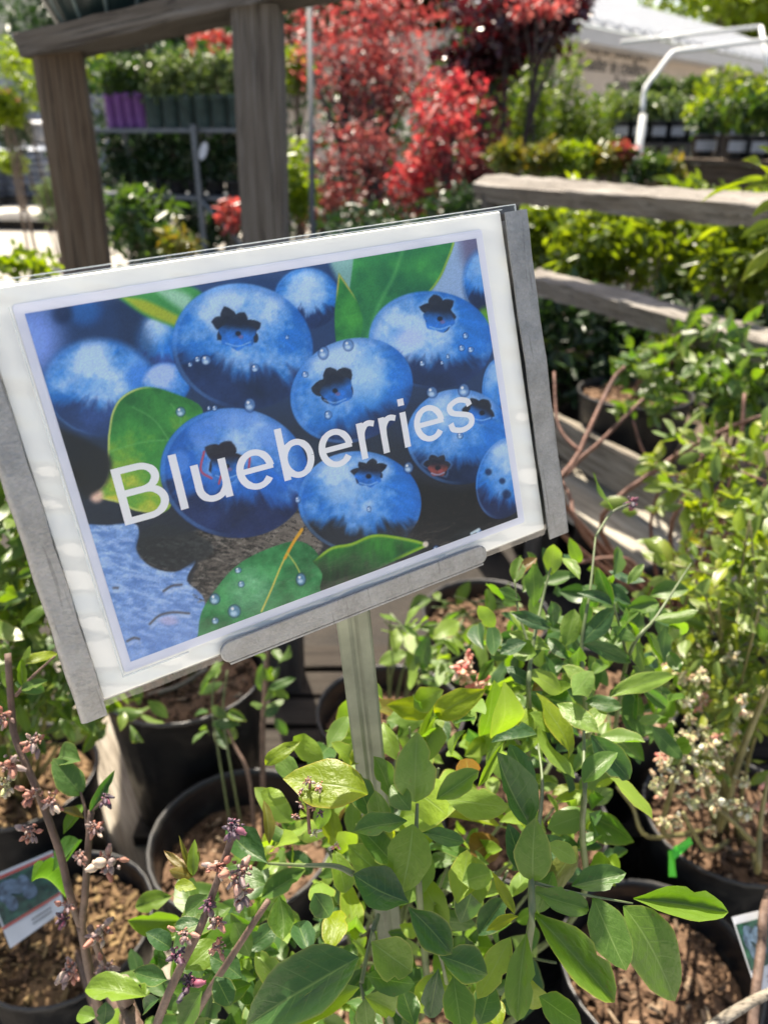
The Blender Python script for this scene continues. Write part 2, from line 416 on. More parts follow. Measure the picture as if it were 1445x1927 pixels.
# ------------------------------------------------------------------ mesh helpers
class MB:
    def __init__(self):
        self.v, self.f, self.uv = [], [], None

    def add(self, vs, fs):
        o = len(self.v)
        self.v.extend([tuple(p) for p in vs])
        self.f.extend([tuple(i + o for i in f) for f in fs])

    def box(self, c, s, rot=None):
        c = Vector(c)
        pts = []
        for z in (-.5, .5):
            for y in (-.5, .5):
                for x in (-.5, .5):
                    p = Vector((x * s[0], y * s[1], z * s[2]))
                    pts.append(c + (rot @ p if rot else p))
        self.add(pts, [(0, 2, 3, 1), (4, 5, 7, 6), (0, 1, 5, 4), (2, 6, 7, 3), (0, 4, 6, 2), (1, 3, 7, 5)])

    def tube(self, pts, rad, sides=6, cap=True):
        pts = [Vector(p) for p in pts]
        n = len(pts)
        rad = rad if isinstance(rad, (list, tuple)) else [rad] * n
        vs = []
        ref = Vector((0.31, 0.17, 0.93))
        for i, p in enumerate(pts):
            d = (pts[min(i + 1, n - 1)] - pts[max(i - 1, 0)]).normalized()
            if abs(d.dot(ref)) > 0.95:
                ref = Vector((0.9, 0.2, 0.1))
            a = d.cross(ref).normalized()
            b = d.cross(a)
            for k in range(sides):
                t = 2 * math.pi * k / sides
                vs.append(p + (a * math.cos(t) + b * math.sin(t)) * rad[i])
        fs = []
        for i in range(n - 1):
            for k in range(sides):
                k2 = (k + 1) % sides
                fs.append((i * sides + k, i * sides + k2, (i + 1) * sides + k2, (i + 1) * sides + k))
        if cap:
            fs.append(tuple(range(sides))[::-1])
            fs.append(tuple((n - 1) * sides + k for k in range(sides)))
        self.add(vs, fs)

    def lathe(self, prof, seg=24, c=(0, 0, 0), lobes=0, amp=0):
        c = Vector(c)
        vs = []
        for r, z in prof:
            for k in range(seg):
                t = 2 * math.pi * k / seg
                rr = r * (1 + amp * abs(math.cos(lobes * t / 2)) if lobes else 1)
                vs.append(c + Vector((rr * math.cos(t), rr * math.sin(t), z)))
        fs = []
        for i in range(len(prof) - 1):
            for k in range(seg):
                k2 = (k + 1) % seg
                fs.append((i * seg + k, i * seg + k2, (i + 1) * seg + k2, (i + 1) * seg + k))
        self.add(vs, fs)

    def mesh(self, name, mat, smooth=False):
        me = bpy.data.meshes.new(name)
        me.from_pydata(self.v, [], self.f)
        if self.uv is not None:
            u = me.uv_layers.new(name='UVMap')
            li = np.empty(len(me.loops), dtype=np.int32)
            me.loops.foreach_get('vertex_index', li)
            u.data.foreach_set('uv', np.asarray(self.uv, dtype=np.float32)[li].ravel())
        if smooth:
            me.polygons.foreach_set('use_smooth', [True] * len(me.polygons))
        if mat is not None:
            me.materials.append(mat if not isinstance(mat, str) else MAT[mat])
        me.update()
        return me

    def build(self, name, mat, parent=None, smooth=False, kind=None, label=None):
        return put(name, self.mesh(name, mat, smooth), parent, None, kind, label)


def put(name, me, parent=None, M=None, kind=None, label=None):
    o = bpy.data.objects.new(name, me)
    COL.objects.link(o)
    if M is not None:
        o.matrix_basis = M
    if parent is not None:
        o.parent = parent
        if 'origin' in parent:
            o.matrix_parent_inverse = Matrix.Translation(-Vector(parent['origin']))
    if kind:
        o['kind'] = kind
    if label:
        o['label'] = label
    return o


def thing(name, label, cat, loc, group=None):
    o = bpy.data.objects.new(name, None)
    o.empty_display_size = 0.05
    COL.objects.link(o)
    o.location = loc
    o['origin'] = tuple(loc)
    o['label'] = label
    o['category'] = cat
    if group:
        o['group'] = group
    return o


def finish(o):
    pass


def crom(pts, n=5):
    pts = [Vector(p) for p in pts]
    if len(pts) < 3:
        return [pts[0].lerp(pts[-1], i / n) for i in range(n + 1)]
    P = [pts[0] * 2 - pts[1]] + pts + [pts[-1] * 2 - pts[-2]]
    out = []
    for i in range(1, len(P) - 2):
        for k in range(n):
            t = k / n
            a, b, c, d = P[i - 1], P[i], P[i + 1], P[i + 2]
            out.append(0.5 * (2 * b + (c - a) * t + (2 * a - 5 * b + 4 * c - d) * t * t + (3 * b - a - 3 * c + d) * t ** 3))
    out.append(pts[-1])
    return out


def lumber_mesh(L, w, h, seed, seg=14, rough=0.0015, notch=0):
    r = random.Random(seed)
    m = MB()
    bv = min(w, h) * 0.07
    prof = [(-w / 2 + bv, -h / 2), (w / 2 - bv, -h / 2), (w / 2, -h / 2 + bv), (w / 2, h / 2 - bv), (w / 2 - bv, h / 2), (-w / 2 + bv, h / 2), (-w / 2, h / 2 - bv), (-w / 2, -h / 2 + bv)]
    ph = [r.uniform(0, 6.28) for _ in range(8)]
    vs = []
    for i in range(seg + 1):
        x = L * i / seg
        for k, (y, z) in enumerate(prof):
            q = math.sin(x * 7 + ph[k]) * rough + r.uniform(-rough, rough)
            vs.append((x + (r.uniform(-1, 1) * rough if i in (0, seg) else 0), y + q * (1 if y > 0 else -1), z + q * (1 if z > 0 else -1)))
    fs = []
    for i in range(seg):
        for k in range(8):
            k2 = (k + 1) % 8
            fs.append((i * 8 + k, i * 8 + k2, (i + 1) * 8 + k2, (i + 1) * 8 + k))
    fs.append(tuple(range(8))[::-1])
    fs.append(tuple(seg * 8 + k for k in range(8)))
    m.add(vs, fs)
    return m


def lumber(name, p0, p1, w, h, mat, parent=None, up=(0, 0, 1), seed=1, label=None, seg=14, rough=0.0015):
    """board from p0 to p1; w across (horizontal), h along 'up'"""
    p0, p1 = Vector(p0), Vector(p1)
    x = (p1 - p0)
    L = x.length
    x.normalize()
    z = Vector(up)
    z = (z - x * z.dot(x)).normalized()
    y = z.cross(x)
    M = Matrix(((x.x, y.x, z.x, p0.x), (x.y, y.y, z.y, p0.y), (x.z, y.z, z.z, p0.z), (0, 0, 0, 1)))
    return put(name, lumber_mesh(L, w, h, seed, seg, rough).mesh(name, mat, False), parent, M, None, label)


# leaf meshes --------------------------------------------------------
def leaf_mesh(name, mat, rows, p, q, fold, bend, wave, seed, curl=0.0, cols=4):
    r = random.Random(seed)
    m = MB()
    uv = []
    ph = r.uniform(0, 6)
    skew = r.uniform(-0.05, 0.05)
    for i in range(rows + 1):
        t = i / rows
        w = max(0.0, math.sin(math.pi * min(1, max(0, (t - 0.04) / 0.96)) ** p)) ** q if 0 < i < rows else 0.0
        w = max(w, 0.035 if i == 0 else 0.012)
        for k in range(cols + 1):
            s = k / cols * 2 - 1
            x = s * 0.5 * w * (1 + 0.04 * math.sin(t * 17 + ph + s))
            if seed % 3 == 0 and rows >= 10 and s * (1 if seed % 2 else -1) > 0.3 and abs(t - 0.45 - (seed % 5) * 0.08) < 0.06:
                x *= 0.72
            z = fold * abs(x) - curl * x * x * 2 - bend * t * t + wave * math.sin(t * 8 + ph) * s * w * 0.5 + wave * 0.5 * math.sin(t * 5 + ph * 2)
            z -= wave * 0.5 * math.sin(ph * 2)
            m.v.append((x + skew * math.sin(math.pi * t), t, z))
            uv.append((k / cols, t))
    c1 = cols + 1
    for i in range(rows):
        for k in range(cols):
            m.f.append((i * c1 + k, i * c1 + k + 1, (i + 1) * c1 + k + 1, (i + 1) * c1 + k))
    m.uv = uv
    return m.mesh(name, mat, True)


LEAF = {}


def leafset(key, mat, rows=7, n=6, seed=0, slim=1.0, cols=4):
    r = random.Random(seed + 77)
    LEAF[key] = [leaf_mesh('leaf', mat, rows, r.uniform(0.82, 1.08), r.uniform(0.62, 0.85), r.uniform(0.05, 0.55), r.uniform(-0.12, 0.42), r.uniform(0.02, 0.11), seed * 31 + i, r.uniform(0, 0.45), cols) for i in range(n)]


LEAFI = {'hero': 'leaf_hero_i', 'mid': 'leaf_mid_i', 'yel': 'leaf_yel_i', 'pale': 'leaf_pale_i'}
leafset('hero', 'leaf_hero', 10, 12, 1)
leafset('pale', 'leaf_pale', 10, 6, 2)
leafset('lime', 'leaf_lime', 10, 4, 3)
leafset('redt', 'leaf_red', 8, 4, 4)
leafset('mid', 'leaf_mid', 6, 6, 5)
leafset('yel', 'leaf_yel', 6, 6, 6)
leafset('fence', 'leaf_fence', 6, 6, 7)


def leaf_M(base, tip, nrm, width):
    y = tip - base
    L = y.length
    y = y / L
    z = nrm - y * nrm.dot(y)
    if z.length < 1e-4:
        z = Vector((0.3, 0.2, 0.9)) - y * 0.1
        z = z - y * z.dot(y)
    z.normalize()
    x = y.cross(z)
    return Matrix(((x.x * width, y.x * L, z.x * L, base.x), (x.y * width, y.y * L, z.y * L, base.y), (x.z * width, y.z * L, z.z * L, base.z), (0, 0, 0, 1)))


def leaf(parent, key, base, tip, nrm, width, r=rnd, label=None):
    return put('leaf', r.choice(LEAF[key]), parent, leaf_M(base, tip, nrm, width), None, label)


def rdir(r):
    while True:
        v = Vector((r.uniform(-1, 1), r.uniform(-1, 1), r.uniform(-1, 1)))
        if 0.05 < v.length < 1:
            return v.normalized()


def leaf_mass(t, name, key, spec):
    """many full-shaped leaves joined; spec = [(base, tip, normal, width)]"""
    V, Fc, U = [], [], []
    o = 0
    r = random.Random(len(spec))
    cache = []
    for me in LEAF[key]:
        v = np.array([tuple(q.co) for q in me.vertices])
        f = np.array([tuple(p.vertices) for p in me.polygons])
        u = np.zeros((len(v), 2))
        for lp, d in zip(me.loops, me.uv_layers[0].data):
            u[lp.vertex_index] = d.uv
        cache.append((v, f, u))
    for b, e, n, w in spec:
        v, f, u = r.choice(cache)
        M = np.array(leaf_M(b, e, n, w))
        V.append(v @ M[:3, :3].T + M[:3, 3])
        Fc.append(f + o)
        U.append(u)
        o += len(v)
    V, Fc, U = np.concatenate(V), np.concatenate(Fc), np.concatenate(U)
    me = bpy.data.meshes.new(name)
    me.vertices.add(len(V))
    me.vertices.foreach_set('co', V.astype(np.float32).ravel())
    me.loops.add(Fc.size)
    me.loops.foreach_set('vertex_index', Fc.ravel().astype(np.int32))
    me.polygons.add(len(Fc))
    me.polygons.foreach_set('loop_start', (np.arange(len(Fc)) * 4).astype(np.int32))
    me.polygons.foreach_set('loop_total', np.full(len(Fc), 4, dtype=np.int32))
    me.polygons.foreach_set('use_smooth', [True] * len(Fc))
    me.uv_layers.new(name='UVMap').data.foreach_set('uv', U[Fc.ravel()].astype(np.float32).ravel())
    me.materials.append(MAT[LEAFI[key]])
    me.update(calc_edges=True)
    return put(name, me, t, None, 'stuff')


def mass_spec(c, rad, n, L, seed, ratio=0.46, clumps=None):
    r = random.Random(seed)
    out = []
    c = Vector(c)
    cl = [Vector((r.gauss(0, .6), r.gauss(0, .6), r.gauss(0, .6))) for _ in range(clumps or max(6, n // 8))]
    for i in range(n):
        q = r.choice(cl) + Vector((r.gauss(0, .16), r.gauss(0, .16), r.gauss(0, .16)))
        if q.length > 1.35:
            q *= 1.35 / q.length
        b = c + Vector((q.x * rad[0], q.y * rad[1], q.z * rad[2]))
        d = (Vector((q.x, q.y, 0.3 + q.z * 0.3)) * 0.7 + rdir(r)).normalized()
        ln = L * r.uniform(0.6, 1.2)
        out.append((b, b + d * ln, Vector((0, -0.2, 0.9)) + rdir(r) * 0.7, ln * ratio * r.uniform(0.8, 1.15)))
    return out


# many small leaves as one mesh --------------------------------------
def foliage(name, pts, size, mat, parent, seed=0, up=0.5, jit=0.4, ratio=0.5, kind='stuff'):
    r = np.random.RandomState(seed)
    n = len(pts)
    P = np.asarray(pts, dtype=np.float64)
    d = r.normal(size=(n, 3))
    d[:, 2] -= 0.15
    d /= np.linalg.norm(d, axis=1)[:, None]
    nn = r.normal(size=(n, 3)) * 0.75
    nn[:, 2] += up * 1.6
    nn -= d * (nn * d).sum(1)[:, None]
    nn /= np.linalg.norm(nn, axis=1)[:, None] + 1e-9
    s = np.cross(d, nn)
    L = size * (1 + jit * r.uniform(-1, 1, n))[:, None]
    W = L * ratio * 0.5
    V = np.empty((n, 6, 3))
    V[:, 0] = P
    V[:, 1] = P + d * L * 0.33 + s * W * 0.9 + nn * L * 0.08
    V[:, 2] = P + d * L * 0.68 + s * W * 0.75 + nn * L * 0.05
    V[:, 3] = P + d * L - nn * L * 0.08
    V[:, 4] = P + d * L * 0.68 - s * W * 0.75 + nn * L * 0.05
    V[:, 5] = P + d * L * 0.33 - s * W * 0.9 + nn * L * 0.08
    idx = (np.arange(n) * 6)[:, None]
    Fq = np.concatenate([idx + np.array([[0, 1, 2, 3]]), idx + np.array([[0, 3, 4, 5]])], 0)
    me = bpy.data.meshes.new(name)
    me.vertices.add(n * 6)
    me.vertices.foreach_set('co', V.reshape(-1).astype(np.float32))
    me.loops.add(len(Fq) * 4)
    me.loops.foreach_set('vertex_index', Fq.reshape(-1).astype(np.int32))
    me.polygons.add(len(Fq))
    me.polygons.foreach_set('loop_start', (np.arange(len(Fq)) * 4).astype(np.int32))
    me.polygons.foreach_set('loop_total', np.full(len(Fq), 4, dtype=np.int32))
    u = me.uv_layers.new(name='UVMap')
    base = np.array([(0.5, 0), (1, 0.33), (1, 0.68), (0.5, 1), (0, 0.68), (0, 0.33)], dtype=np.float32)
    uvv = np.tile(base, (n, 1))
    u.data.foreach_set('uv', uvv[Fq.reshape(-1)].reshape(-1))
    me.materials.append(MAT[mat])
    me.update(calc_edges=True)
    me.validate()
    return put(name, me, parent, None, kind)


def crown_pts(c, rad, n, seed, clumps=14, spread=0.33):
    r = np.random.RandomState(seed)
    cc = r.normal(size=(clumps, 3))
    cc /= np.linalg.norm(cc, axis=1)[:, None]
    cc *= (r.uniform(0.25, 0.85, clumps) ** 0.6)[:, None]
    k = r.randint(0, clumps, n)
    p = cc[k] + r.normal(size=(n, 3)) * spread * (0.6 + 0.5 * r.uniform(size=(clumps, 1)))[k]
    ln = np.linalg.norm(p, axis=1)
    p = p[ln < 1.2]
    return np.asarray(c) + p * np.asarray(rad), [np.asarray(c) + q * np.asarray(rad) for q in cc]


SEED = [100]


def plant(name, cat, label, base, crowns, n, size, mat, group=None, trunk_r=0.02, trunk_mat='trunk_brown', limbs=6, pot=None, ratio=0.5, clumps=14, spread=0.33):
    """crowns: list of (centre Vector, (rx,ry,rz)). Trunk from base to the crowns, limbs to the clumps."""
    SEED[0] += 1
    sd_ = SEED[0]
    r = random.Random(sd_)
    base = Vector(base)
    t = thing(name, label, cat, base, group)
    allp, lim = [], []
    for i, (c, rad) in enumerate(crowns):
        p, cc = crown_pts(c, rad, int(n / len(crowns)), sd_ * 7 + i, clumps, spread)
        allp.append(p)
        lim += [(Vector(c), Vector(q)) for q in cc[:limbs]]
    foliage('foliage', np.concatenate(allp), size, mat, t, sd_, ratio=ratio)
    m = MB()
    for c, rad in crowns:
        c = Vector(c)
        mid = base.lerp(c, 0.5) + Vector((r.uniform(-1, 1), r.uniform(-1, 1), 0)) * trunk_r * 2
        m.tube(crom([base, mid, c], 4), [trunk_r * (1.2 - 0.09 * i) for i in range(9)], 7)
    m.build('trunk', trunk_mat, t, True)
    m = MB()
    for c, q in lim:
        a = base.lerp(c, r.uniform(0.55, 0.95))
        m.tube(crom([a, a.lerp(q, 0.5) + rdir(r) * trunk_r * 2, q], 3), [trunk_r * 0.5 * (1.1 - 0.15 * i) for i in range(7)], 5)
    m.build('limb', trunk_mat, t, True)
    if pot:
        pr, ph, pm = pot
        pot_part(t, base - Vector((0, 0, ph)), pr, ph, pm)
    return t


def pot_part(t, base, r, h, mat='pot', seg=28, name='pot'):
    m = MB()
    b = r * 0.8
    prof = [(0.001, 0.004), (b * 0.94, 0.0), (b, 0.006), (r * 0.955, h - 0.045), (r * 0.97, h - 0.040), (r * 0.985, h - 0.014), (r * 1.02, h - 0.010), (r * 1.02, h - 0.001), (r * 0.995, h), (r * 0.975, h - 0.004),
            (r * 0.955, h - 0.016), (r * 0.962, h - 0.022), (r * 0.945, h - 0.03), (r * 0.952, h - 0.036), (r * 0.93, h - 0.05), (r * 0.90, h - 0.10)]
    m.lathe(prof, seg, base)
    return m.build(name, mat, t, True)


CHIPS = {}


def mulch(t, base, r, h, mat='mulch', seed=0, n=260, drop=0.04):
    """bark surface inside a pot, with loose chips"""
    rr = random.Random(seed)
    m = MB()
    R0 = r * 0.91
    z0 = base.z + h - drop
    rings = 6
    vs = [Vector((base.x, base.y, z0 + 0.006))]
    for i in range(1, rings + 1):
        for k in range(20):
            a = k / 20 * 2 * math.pi
            q = R0 * i / rings
            vs.append(Vector((base.x + q * math.cos(a), base.y + q * math.sin(a), z0 + rr.uniform(-0.006, 0.006))))
    fs = [(0, 1 + k, 1 + (k + 1) % 20) for k in range(20)]
    for i in range(rings - 1):
        for k in range(20):
            a, b = 1 + i * 20, 1 + (i + 1) * 20
            k2 = (k + 1) % 20
            fs.append((a + k, b + k, b + k2, a + k2))
    m.add(vs, fs)
    for _ in range(n):
        a, q = rr.uniform(0, 6.28), R0 * math.sqrt(rr.random()) * 0.97
        c = Vector((base.x + q * math.cos(a), base.y + q * math.sin(a), z0 + rr.uniform(0.0, 0.012)))
        L = rr.uniform(0.006, 0.026)
        rot = Matrix.Rotation(rr.uniform(0, 6.28), 3, 'Z') @ Matrix.Rotation(rr.uniform(-.6, .6), 3, 'Y') @ Matrix.Rotation(rr.uniform(-.6, .6), 3, 'X')
        w = L * rr.uniform(0.25, 0.6)
        k = rr.uniform(0.4, 0.9)
        pts = []
        for z in (-.5, .5):
            for x, y in ((-.5, -.2), (-.3, .5), (.5, .35 * k), (.35, -.5)):
                pts.append(c + rot @ Vector((x * L, y * w * (k if z > 0 else 1), z * w * 0.55)))
        m.add(pts, [(3, 2, 1, 0), (4, 5, 6, 7), (0, 1, 5, 4), (1, 2, 6, 5), (2, 3, 7, 6), (3, 0, 4, 7)])
    return m.build('bark_mulch', mat, t, False, 'stuff')


# ------------------------------------------------------------------ ground
def sheet(name, pts, z, mat, sub=1):
    m = MB()
    m.add([(x, y, z) for x, y in pts], [tuple(range(len(pts)))])
    o = m.build(name, mat)
    o['kind'] = 'structure'
    return o


sheet('ground', [(-90, -60), (90, -60), (90, 140), (-90, 140)], 0.0, 'soil')
sheet('gravel_yard', [(-40, 5.6), (-2.0, 5.6), (-2.2, 9), (40, 9), (40, 60), (-40, 60)], 0.004, 'gravel')
sheet('path', [(-12, -12), (12, -12), (12, 0.30), (-12, 0.30)], 0.004, 'pale_path')  # unseen pale ground behind the camera, added to bounce sun onto the sign
sheet('grass', [(-80, 40), (80, 40), (80, 130), (-80, 130)], 0.008, 'grass')

# ------------------------------------------------------------------ the sign
# plane of the card, solved from the four corners of its printed picture
SO = at(-1, -1, 0)  # placeholder, replaced below


def solve_sign():
    pr = [(52, 590), (895, 449), (971, 975), (246, 1245)]
    A = []
    for (x, y), (u, v) in zip([(0, 1), (1, 1), (1, 0), (0, 0)], [(px - 722.5, 963.5 - py) for px, py in pr]):
        A.append([x, y, 1, 0, 0, 0, -u * x, -u * y, -u])
        A.append([0, 0, 0, x, y, 1, -v * x, -v * y, -v])
    H = np.linalg.svd(np.array(A, float))[2][-1].reshape(3, 3)
    K = np.diag([1 / F, 1 / F, -1.0])
    a, b, t = K @ H[:, 0], K @ H[:, 1], K @ H[:, 2]
    if t[2] > 0:
        a, b, t = -a, -b, -t
    s = 0.262 / np.linalg.norm(a)
    a, b, t = a * s, b * s, t * s

    def w(c):
        return RT * c[0] + UP * c[1] - FWD * c[2]
    return CAMP + w(t), w(a).normalized(), w(b)


SO, SA, SB = solve_sign()
SN = SA.cross(SB).normalized()
SB = SN.cross(SA)
SM = Matrix(((SA.x, SB.x, SN.x, SO.x), (SA.y, SB.y, SN.y, SO.y), (SA.z, SB.z, SN.z, SO.z), (0, 0, 0, 1)))


def S(px, py, off=0.0):
    r = ray(px, py)
    t = (SO + SN * off - CAMP).dot(SN) / r.dot(SN)
    p = CAMP + r * t - SO
    return p.dot(SA), p.dot(SB)


class LB(MB):
    """mesh in sign-plane coordinates (u, v, height above the plate)"""

    def slab(self, u0, v0, u1, v1, z0, z1, bev=0.0):
        self.box(((u0 + u1) / 2, (v0 + v1) / 2, (z0 + z1) / 2), (u1 - u0, v1 - v0, z1 - z0))

    def rrect(self, u0, v0, u1, v1, z0, z1, rad, seg=5):
        out = []
        for cx, cy, a0 in ((u1 - rad, v1 - rad, 0), (u0 + rad, v1 - rad, 90), (u0 + rad, v0 + rad, 180), (u1 - rad, v0 + rad, 270)):
            for i in range(seg + 1):
                a = R(a0 + 90 * i / seg)
                out.append((cx + rad * math.cos(a), cy + rad * math.sin(a)))
        n = len(out)
        e = min(0.0006, (z1 - z0) * 0.4)
        cu, cv = (u0 + u1) / 2, (v0 + v1) / 2
        su, sv = 1 - 2 * e / (u1 - u0), 1 - 2 * e / (v1 - v0)
        vs = [(x, y, z0) for x, y in out] + [(x, y, z1 - e) for x, y in out] + [(cu + (x - cu) * su, cv + (y - cv) * sv, z1) for x, y in out]
        fs = [tuple(range(n))[::-1], tuple(2 * n + i for i in range(n))]
        for j in range(2):
            fs += [(j * n + i, j * n + (i + 1) % n, (j + 1) * n + (i + 1) % n, (j + 1) * n + i) for i in range(n)]
        self.add(vs, fs)


BRU, BRV = S(1027, 1003)
BLU, BLV = S(193, 1308)
TRU, TRV = S(942, 397)
u0b, u1b = BLU, (BRU + TRU) / 2
v0b, v1b = (BLV + BRV) / 2, TRV
PU, PV = S(895, 449)
print('sign', [round(x, 4) for x in (u0b, u1b, v0b, v1b, PU, PV)], 'normal', SN, 'depth', (SO - CAMP).dot(FWD))

sign_holder = bpy.data.objects.new('sign_holder', None)
COL.objects.link(sign_holder)
sign_holder.matrix_basis = SM
sign_holder['label'] = 'galvanised steel sign holder with folded side channels, on a stake among the potted bushes'
sign_holder['category'] = 'sign holder'
hu0 = S(147, 1343)[0]
hu1 = S(1066, 998)[0]
hv0 = min(S(147, 1343)[1], S(1066, 998)[1])
hv1 = v1b - 0.0015
TH = 0.0012


def putl(mb, name, mat, parent, smooth=False, kind=None, label=None):
    o = bpy.data.objects.new(name, mb.mesh(name, mat, smooth))
    COL.objects.link(o)
    o.parent = parent
    if kind:
        o['kind'] = kind
    if label:
        o['label'] = label
    return o


m = LB()
m.slab(hu0 + 0.002, hv0 + 0.004, hu1 - 0.002, hv1 - 0.004, -0.0075, -0.0063)
putl(m, 'back_plate', 'galv', sign_holder)


def channel(u, side, wid, top):
    # C profile: up from the plate, rounded, and a flange folded inwards
    prof = []
    rad = 0.0032
    prof += [(0.004, -0.0073), (rad * 0.3, -0.0070)]
    for i in range(7):
        a = R(180 + 90 * 0 - 90 * i / 6)
        prof.append((rad + rad * math.cos(a), 0.0008 + rad * math.sin(a)))
    prof.append((wid, 0.0040))
    back = [(wid, 0.0028), (rad + 0.0004, 0.0028), (0.0013, 0.0004), (0.0013, -0.0058), (0.004, -0.0061)]
    ring = prof + back
    n = len(ring)
    vs, fs = [], []
    segs = 16
    for j in range(segs + 1):
        v = hv0 + (top - hv0) * j / segs
        for x, z in ring:
            wob = 0.0003 * math.sin(j * 1.9 + x * 300)
            vs.append((u + side * (x + wob), v, z + 0.0004 * math.sin(j * 0.9)))
    for j in range(segs):
        for i in range(n):
            q = (j * n + i, j * n + (i + 1) % n, (j + 1) * n + (i + 1) % n, (j + 1) * n + i)
            fs.append(q if side > 0 else q[::-1])
    fs.append(tuple(range(n)))
    fs.append(tuple(segs * n + i for i in range(n))[::-1])
    mm = LB()
    mm.add(vs, fs)
    return putl(mm, 'side_channel', 'galv', sign_holder)


channel(hu0, 1, 0.0135, hv1)
channel(hu1, -1, hu1 - u1b + 0.0005, hv1)
lu0, lv0 = S(415, 1240)
lu1, lv1 = S(912, 1060)
lv = hv0 + 0.002
m = LB()
m.rrect(lu0, lv, lu1, lv + 0.0125, 0.0032, 0.0046, 0.0058)
m.slab(lu0 + 0.004, lv - 0.0012, lu1 - 0.004, lv, -0.0072, 0.0044)
putl(m, 'bottom_lip', 'galv', sign_holder)

# stake: a folded strip running from the plate down to the ground
sk0 = SM.inverted() @ (SM @ Vector((*S(679, 1128), -0.0145)))
sk1w = at(694, 1420, 0.565)
dirw = (sk1w - (SM @ sk0)).normalized()
L = (SM @ sk0).z / -dirw.z + 0.05
su = Vector((1, 0.05, 0))
su = (su - dirw * su.dot(dirw)).normalized()
sn = su.cross(dirw)
if sn.y > 0:
    sn = -sn
m = MB()
prof = [(-0.0112, -0.004), (-0.0108, 0.0036), (-0.0095, 0.0048), (-0.0035, 0.0050), (-0.001, 0.0030), (0.001, 0.0030), (0.0035, 0.0052), (0.0095, 0.0052), (0.0108, 0.0040), (0.0112, -0.004)]
p0 = SM @ sk0
n = len(prof)
vs, fs = [], []
for j in range(17):
    c = p0 + dirw * L * j / 16
    for x, z in prof:
        vs.append(c + su * x + sn * z)
for j in range(16):
    fs += [(j * n + i, (j + 1) * n + i, (j + 1) * n + (i + 1) % n, j * n + (i + 1) % n) for i in range(n)]
m.add(vs, fs)
o = put('stake', m.mesh('stake', 'galv_stake'), None)
o.parent = sign_holder
o.matrix_parent_inverse = SM.inverted()

# the card: board, page, picture, letters, plastic sleeve
card = bpy.data.objects.new('sign_card', None)
COL.objects.link(card)
card.matrix_basis = SM
card['label'] = 'white bordered blueberry picture card in a clear plastic sleeve, slotted into the steel holder'
card['category'] = 'sign card'
m = LB()
m.rrect(u0b, v0b, u1b, v1b, -0.0055, -0.0005, 0.0012)
putl(m, 'board', 'board_white', card)
m = LB()
m.rrect(-0.0045, -0.0050, PU + 0.0055, PV + 0.0050, -0.0004, 0.0001, 0.002)
putl(m, 'page', 'page_white', card)

# ---- the printed picture: berries and leaves, one colour per point of a fine grid
rng = np.random.RandomState(5)
_tab = rng.rand(64, 64)


def vnoise(x, y):
    xi, yi = np.floor(x).astype(int), np.floor(y).astype(int)
    fx, fy = x - xi, y - yi
    fx, fy = fx * fx * (3 - 2 * fx), fy * fy * (3 - 2 * fy)
    a, b = _tab[yi % 64, xi % 64], _tab[yi % 64, (xi + 1) % 64]
    c, d = _tab[(yi + 1) % 64, xi % 64], _tab[(yi + 1) % 64, (xi + 1) % 64]
    return (a * (1 - fx) + b * fx) * (1 - fy) + (c * (1 - fx) + d * fx) * fy


def fbm(x, y, s, o=4):
    v, a, t = 0, 0.5, 0
    for i in range(o):
        v = v + a * vnoise(x / s + 13.7 * i, y / s + 7.1 * i)
        t += a
        a *= 0.55
        s /= 2.1
    return v / t


def ss(a, b, x):
    t = np.clip((x - a) / (b - a), 0, 1)
    return t * t * (3 - 2 * t)


NU, NV = 500, 348
gu, gv = np.meshgrid(np.linspace(0, PU, NU), np.linspace(0, PV, NV))
W = np.array([list(SO + SA * 0)])[0][None, None] + gu[..., None] * np.array(SA) + gv[..., None] * np.array(SB) - np.array(CAMP)
dz = W @ np.array(FWD)
X = (W @ np.array(RT)) / dz * F + 722.5
Y = 963.5 - (W @ np.array(UP)) / dz * F
IMG = np.zeros((NV, NU, 3))


def C3(r, g, b):
    return np.array([r, g, b], float)


def blend(mask, col):
    global IMG
    if not isinstance(col, np.ndarray) or col.ndim == 1:
        col = np.broadcast_to(np.asarray(col, float), IMG.shape)
    IMG = IMG * (1 - mask[..., None]) + col * mask[..., None]


def grad(t, stops):
    ts = [s[0] for s in stops]
    return np.stack([np.interp(t, ts, [s[1][i] for s in stops]) for i in range(3)], -1)


def poly(pts, soft=2.5, smooth=True):
    P = [Vector((a, b, 0)) for a, b in pts]
    if smooth:
        q = crom(P + [P[0]], 5)[:-1]
    else:
        q = P
    inside = np.zeros(X.shape, bool)
    dist = np.full(X.shape, 1e9)
    for i in range(len(q)):
        ax, ay, bx, by = q[i].x, q[i].y, q[(i + 1) % len(q)].x, q[(i + 1) % len(q)].y
        if ay != by:
            c = ((ay > Y) != (by > Y)) & (X < (bx - ax) * (Y - ay) / (by - ay) + ax)
            inside ^= c
        dx, dy = bx - ax, by - ay
        t = np.clip(((X - ax) * dx + (Y - ay) * dy) / (dx * dx + dy * dy + 1e-9), 0, 1)
        dist = np.minimum(dist, np.hypot(X - ax - t * dx, Y - ay - t * dy))
    sd_ = np.where(inside, dist, -dist)
    return ss(-soft, soft, sd_), sd_


